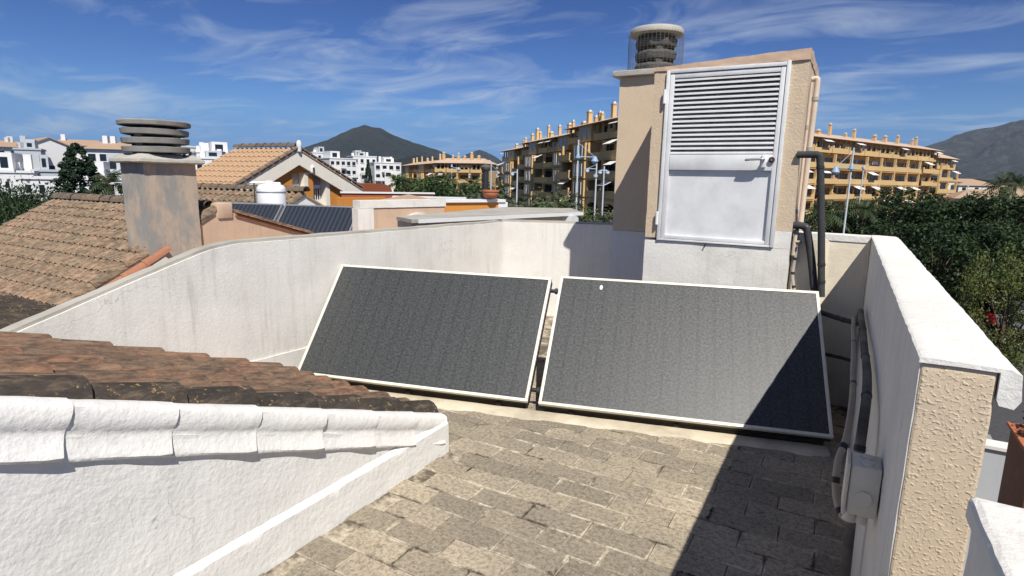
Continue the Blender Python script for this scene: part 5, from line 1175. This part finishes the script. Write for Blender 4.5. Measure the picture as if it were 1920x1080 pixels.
# ================================================================== cars
def car(label, paint, loc, rz, L_=4.3, W_=1.78, Hc=1.45, group='parked cars'):
    root = thing('parked_car', label, 'car', loc, rz, group)
    prof = [(-L_/2, 0.30), (-L_/2, 0.72), (-L_/2+0.25, 0.86), (-L_*0.27, 0.93), (-L_*0.12, Hc-0.06), (0.0, Hc), (L_*0.22, Hc-0.02), (L_*0.40, 0.98), (L_/2-0.05, 0.92), (L_/2, 0.60), (L_/2, 0.30)]
    secs = []
    for s in (-1, -0.93, 0.93, 1): secs.append([(x*(1 if abs(s) < 1 else 0.985), s*W_/2*(1.0 if z < 0.95 else 1-0.22*(z-0.95)/(Hc-0.95)), z) for x, z in prof])
    mb = MB(); n_ = len(prof)
    for sc_ in secs: mb.v += sc_
    for i in range(3):
        for j in range(n_): mb.f.append((i*n_+j, i*n_+(j+1) % n_, (i+1)*n_+(j+1) % n_, (i+1)*n_+j))
    mb.f += [tuple(range(n_)), tuple(3*n_+j for j in range(n_-1, -1, -1))]
    obj('body', mb, paint, root, world=False, smooth=True)
    for s in (-1, 1):
        y0 = s*W_/2*0.985
        for xa, xb in ((-L_*0.19, L_*0.02), (L_*0.04, L_*0.27)):
            mb = MB().sheet([(xa, y0+s*0.012, 0.97), (xb, y0+s*0.012, 0.97), (xb-0.06, y0*0.90, Hc-0.14), (xa+0.26 if xa < 0 else xa, y0*0.90, Hc-0.14)], (0, s*0.02, 0)); obj('side_window', mb, 'window_glass', root, world=False)
        for xx in (-L_*0.30, L_*0.30):
            wl_ = obj('wheel', MB().tube([(xx, s*(W_/2-0.20), 0.32), (xx, s*(W_/2+0.012), 0.32)], 0.32, 20), 'rubber', root, world=False, smooth=True)
            obj('rim', MB().tube([(xx, s*(W_/2+0.013), 0.32), (xx, s*(W_/2+0.02), 0.32)], 0.21, 14), 'rim_silver', wl_, world=False)
        obj('headlight', MB().box(-L_/2-0.015, -L_/2+0.06, s*W_*0.34-0.16, s*W_*0.34+0.16, 0.62, 0.76), 'lamp_lens', root, world=False)
        obj('tail_light', MB().box(L_/2-0.06, L_/2+0.012, s*W_*0.38-0.13, s*W_*0.38+0.13, 0.68, 0.85), 'car_red', root, world=False)
    mb = MB().sheet([(-L_*0.262, -W_*0.40, 0.955), (-L_*0.262, W_*0.40, 0.955), (-L_*0.13, W_*0.36, Hc-0.07), (-L_*0.13, -W_*0.36, Hc-0.07)], (-0.02, 0, 0.02)); obj('windscreen', mb, 'window_glass', root, world=False)
    mb = MB().sheet([(L_*0.235, -W_*0.36, Hc-0.06), (L_*0.235, W_*0.36, Hc-0.06), (L_*0.39, W_*0.40, 1.02), (L_*0.39, -W_*0.40, 1.02)], (0.02, 0, 0.02)); obj('rear_window', mb, 'window_glass', root, world=False)
def on_street(px, py): p = onz(px, py, STREET); return (p.x, p.y, STREET+0.006)
car('red car parked under the trees behind the right parapet coping', 'car_red', on_street(1822, 602), 2.3)
car('blue car parked further back in the shade of the trees', 'car_blue', on_street(1808, 545), 2.2)
car('silver-blue car parked left of the blue one, mostly hidden by the coping', 'car_silver', on_street(1768, 540), 2.2)
car('dark car beside the pavement at the right edge', 'car_black', on_street(1885, 612), 2.35)
car('white car cut by the right frame edge beside the pavement', 'car_white', on_street(1950, 632), 2.35)

# planter and brown screen at the lower right
pl = thing('planter', 'brown wooden planter with purple-leaved plant at the lower right by the street', 'planter', (3.6, 13.2, -4.0))
q0 = far(1912, 905, 9.0)
obj('planter_box', MB().obox((q0.x+0.30, q0.y, q0.z-0.4), (1, 0, 0), (0, 1, 0), UP, 0.36, 0.5, 0.92), 'brown_wood', pl)
obj('rim_board', MB().obox((q0.x+0.30, q0.y, q0.z+0.545), (1, 0, 0), (0, 1, 0), UP, 0.40, 0.54, 0.02), 'pot_clay', pl)
rnd = random.Random(5); o = bpy.data.objects.new('foliage', raw_mesh('foliage', leaf_cloud(rnd, [(Vector((rnd.uniform(-.25, .3), rnd.uniform(-.35, .35), rnd.uniform(0.05, .3))), 0.16) for _ in range(14)], 60, 0.035), 'leaf_purple')); COL.objects.link(o); o.parent = pl
o.location = Vector((q0.x+0.28, q0.y, q0.z+0.56))-WL[pl.name]
q1 = far(1862, 900, 10.5)
yw = thing('yard_wall', 'grey rendered yard wall with pale top below the peach wall end', 'wall', (q1.x, q1.y, STREET))
obj('wall_face', MB().box(q1.x-1.5, q1.x+0.42, q1.y-0.1, q1.y+0.1, STREET, q1.z+0.50), 'far_grey', yw)
obj('coping', MB().box(q1.x-1.5, q1.x+0.46, q1.y-0.14, q1.y+0.14, q1.z+0.502, q1.z+0.55), 'white_top', yw)
structure('terrain', MB().box(0.6, 3.4, -6, 10.3, STREET, -5.4), 'pavement')

# ================================================================== mountains
def mountain(name, prof, D, mat, spread, seed, base=-8, rugged=0.25):
    pts = [far(px, py, D) for px, py in prof]; mb = MB(); cols_ = []
    for a, b in zip(pts[:-1], pts[1:]):
        for i in range(10): cols_.append(a.lerp(b, i/10))
    cols_.append(pts[-1]); NR = 34
    for c_ in cols_:
        dr = Vector((c_.x, c_.y, 0)).normalized(); h = max(1, c_.z-base)
        for j in range(NR+1):
            t = j/NR*2-1; p = Vector((c_.x, c_.y, 0))+dr*t*spread; fall = (1-abs(t))**1.15
            q = p*0.0011+Vector((seed, 0, 0)); rg = 0.0
            for o_, am in ((1.6, 1), (3.4, .55), (7.5, .3), (16, .16)): rg += am*(abs(noise.noise(q*o_))-0.22)
            z = base+h*fall*(1+rugged*rg*(1-fall)*2.2)+h*0.012*noise.noise(p*0.02)
            mb.v.append((p.x, p.y, z))
    n_ = NR+1
    for i in range(len(cols_)-1):
        for j in range(NR): mb.f.append((i*n_+j, (i+1)*n_+j, (i+1)*n_+j+1, i*n_+j+1))
    me = raw_mesh(name, mb, mat, True); o = bpy.data.objects.new(name, me); COL.objects.link(o); o['kind'] = 'structure'; return o
mountain('mountain', [(470, 326), (520, 304), (560, 280), (590, 270), (615, 262), (640, 250), (660, 241), (676, 236.5), (685, 234.5), (695, 237.5), (712, 240), (740, 254), (775, 267), (820, 281), (850, 293), (900, 312), (960, 330)], 5200, 'mountain_green', 1300, 3, rugged=0.5)
mountain('hill', [(320, 318), (348, 284), (364, 275), (380, 274), (400, 281), (430, 289), (470, 318)], 6500, 'mountain_green', 900, 5)
mountain('hill', [(845, 318), (870, 291), (885, 285), (899, 280.5), (912, 285), (930, 294), (970, 325)], 7000, 'mountain_green', 900, 8)
mountain('mountain', [(1560, 345), (1640, 318), (1700, 290), (1735, 274), (1770, 264), (1790, 254), (1815, 246), (1840, 241), (1860, 239), (1880, 234), (1895, 229), (1912, 225), (1950, 224), (2020, 238), (2150, 246), (2300, 280), (2450, 340)], 6500, 'mountain_rock', 2000, 11, rugged=0.7)
mountain('hill', [(1560, 352), (1700, 348), (1790, 338), (1830, 336), (1880, 340), (1960, 333), (2100, 345), (2250, 356)], 900, 'ground_far', 320, 17)
mountain('hill', [(560, 331), (640, 322), (700, 312), (740, 300), (780, 291), (830, 298), (880, 318), (960, 336)], 2600, 'mountain_green', 700, 21)

# ================================================================== air
hz = MB().box(-11000, 11000, -1500, 11000, STREET-1.5, 760)
me = mesh_of('haze', hz); o = bpy.data.objects.new('haze', me); COL.objects.link(o); tag(o, 'thin bluish daylight haze over the whole place', 'haze', kind='stuff')
hm = bpy.data.materials.new('haze_air'); hm.use_nodes = True; t_ = hm.node_tree; t_.nodes.clear()
vo = t_.nodes.new('ShaderNodeVolumePrincipled'); vo.inputs['Color'].default_value = (0.60, 0.78, 1.0, 1); vo.inputs['Density'].default_value = 0.000045; vo.inputs['Anisotropy'].default_value = 0.2
oo = t_.nodes.new('ShaderNodeOutputMaterial'); t_.links.new(vo.outputs[0], oo.inputs['Volume']); me.materials.append(hm)
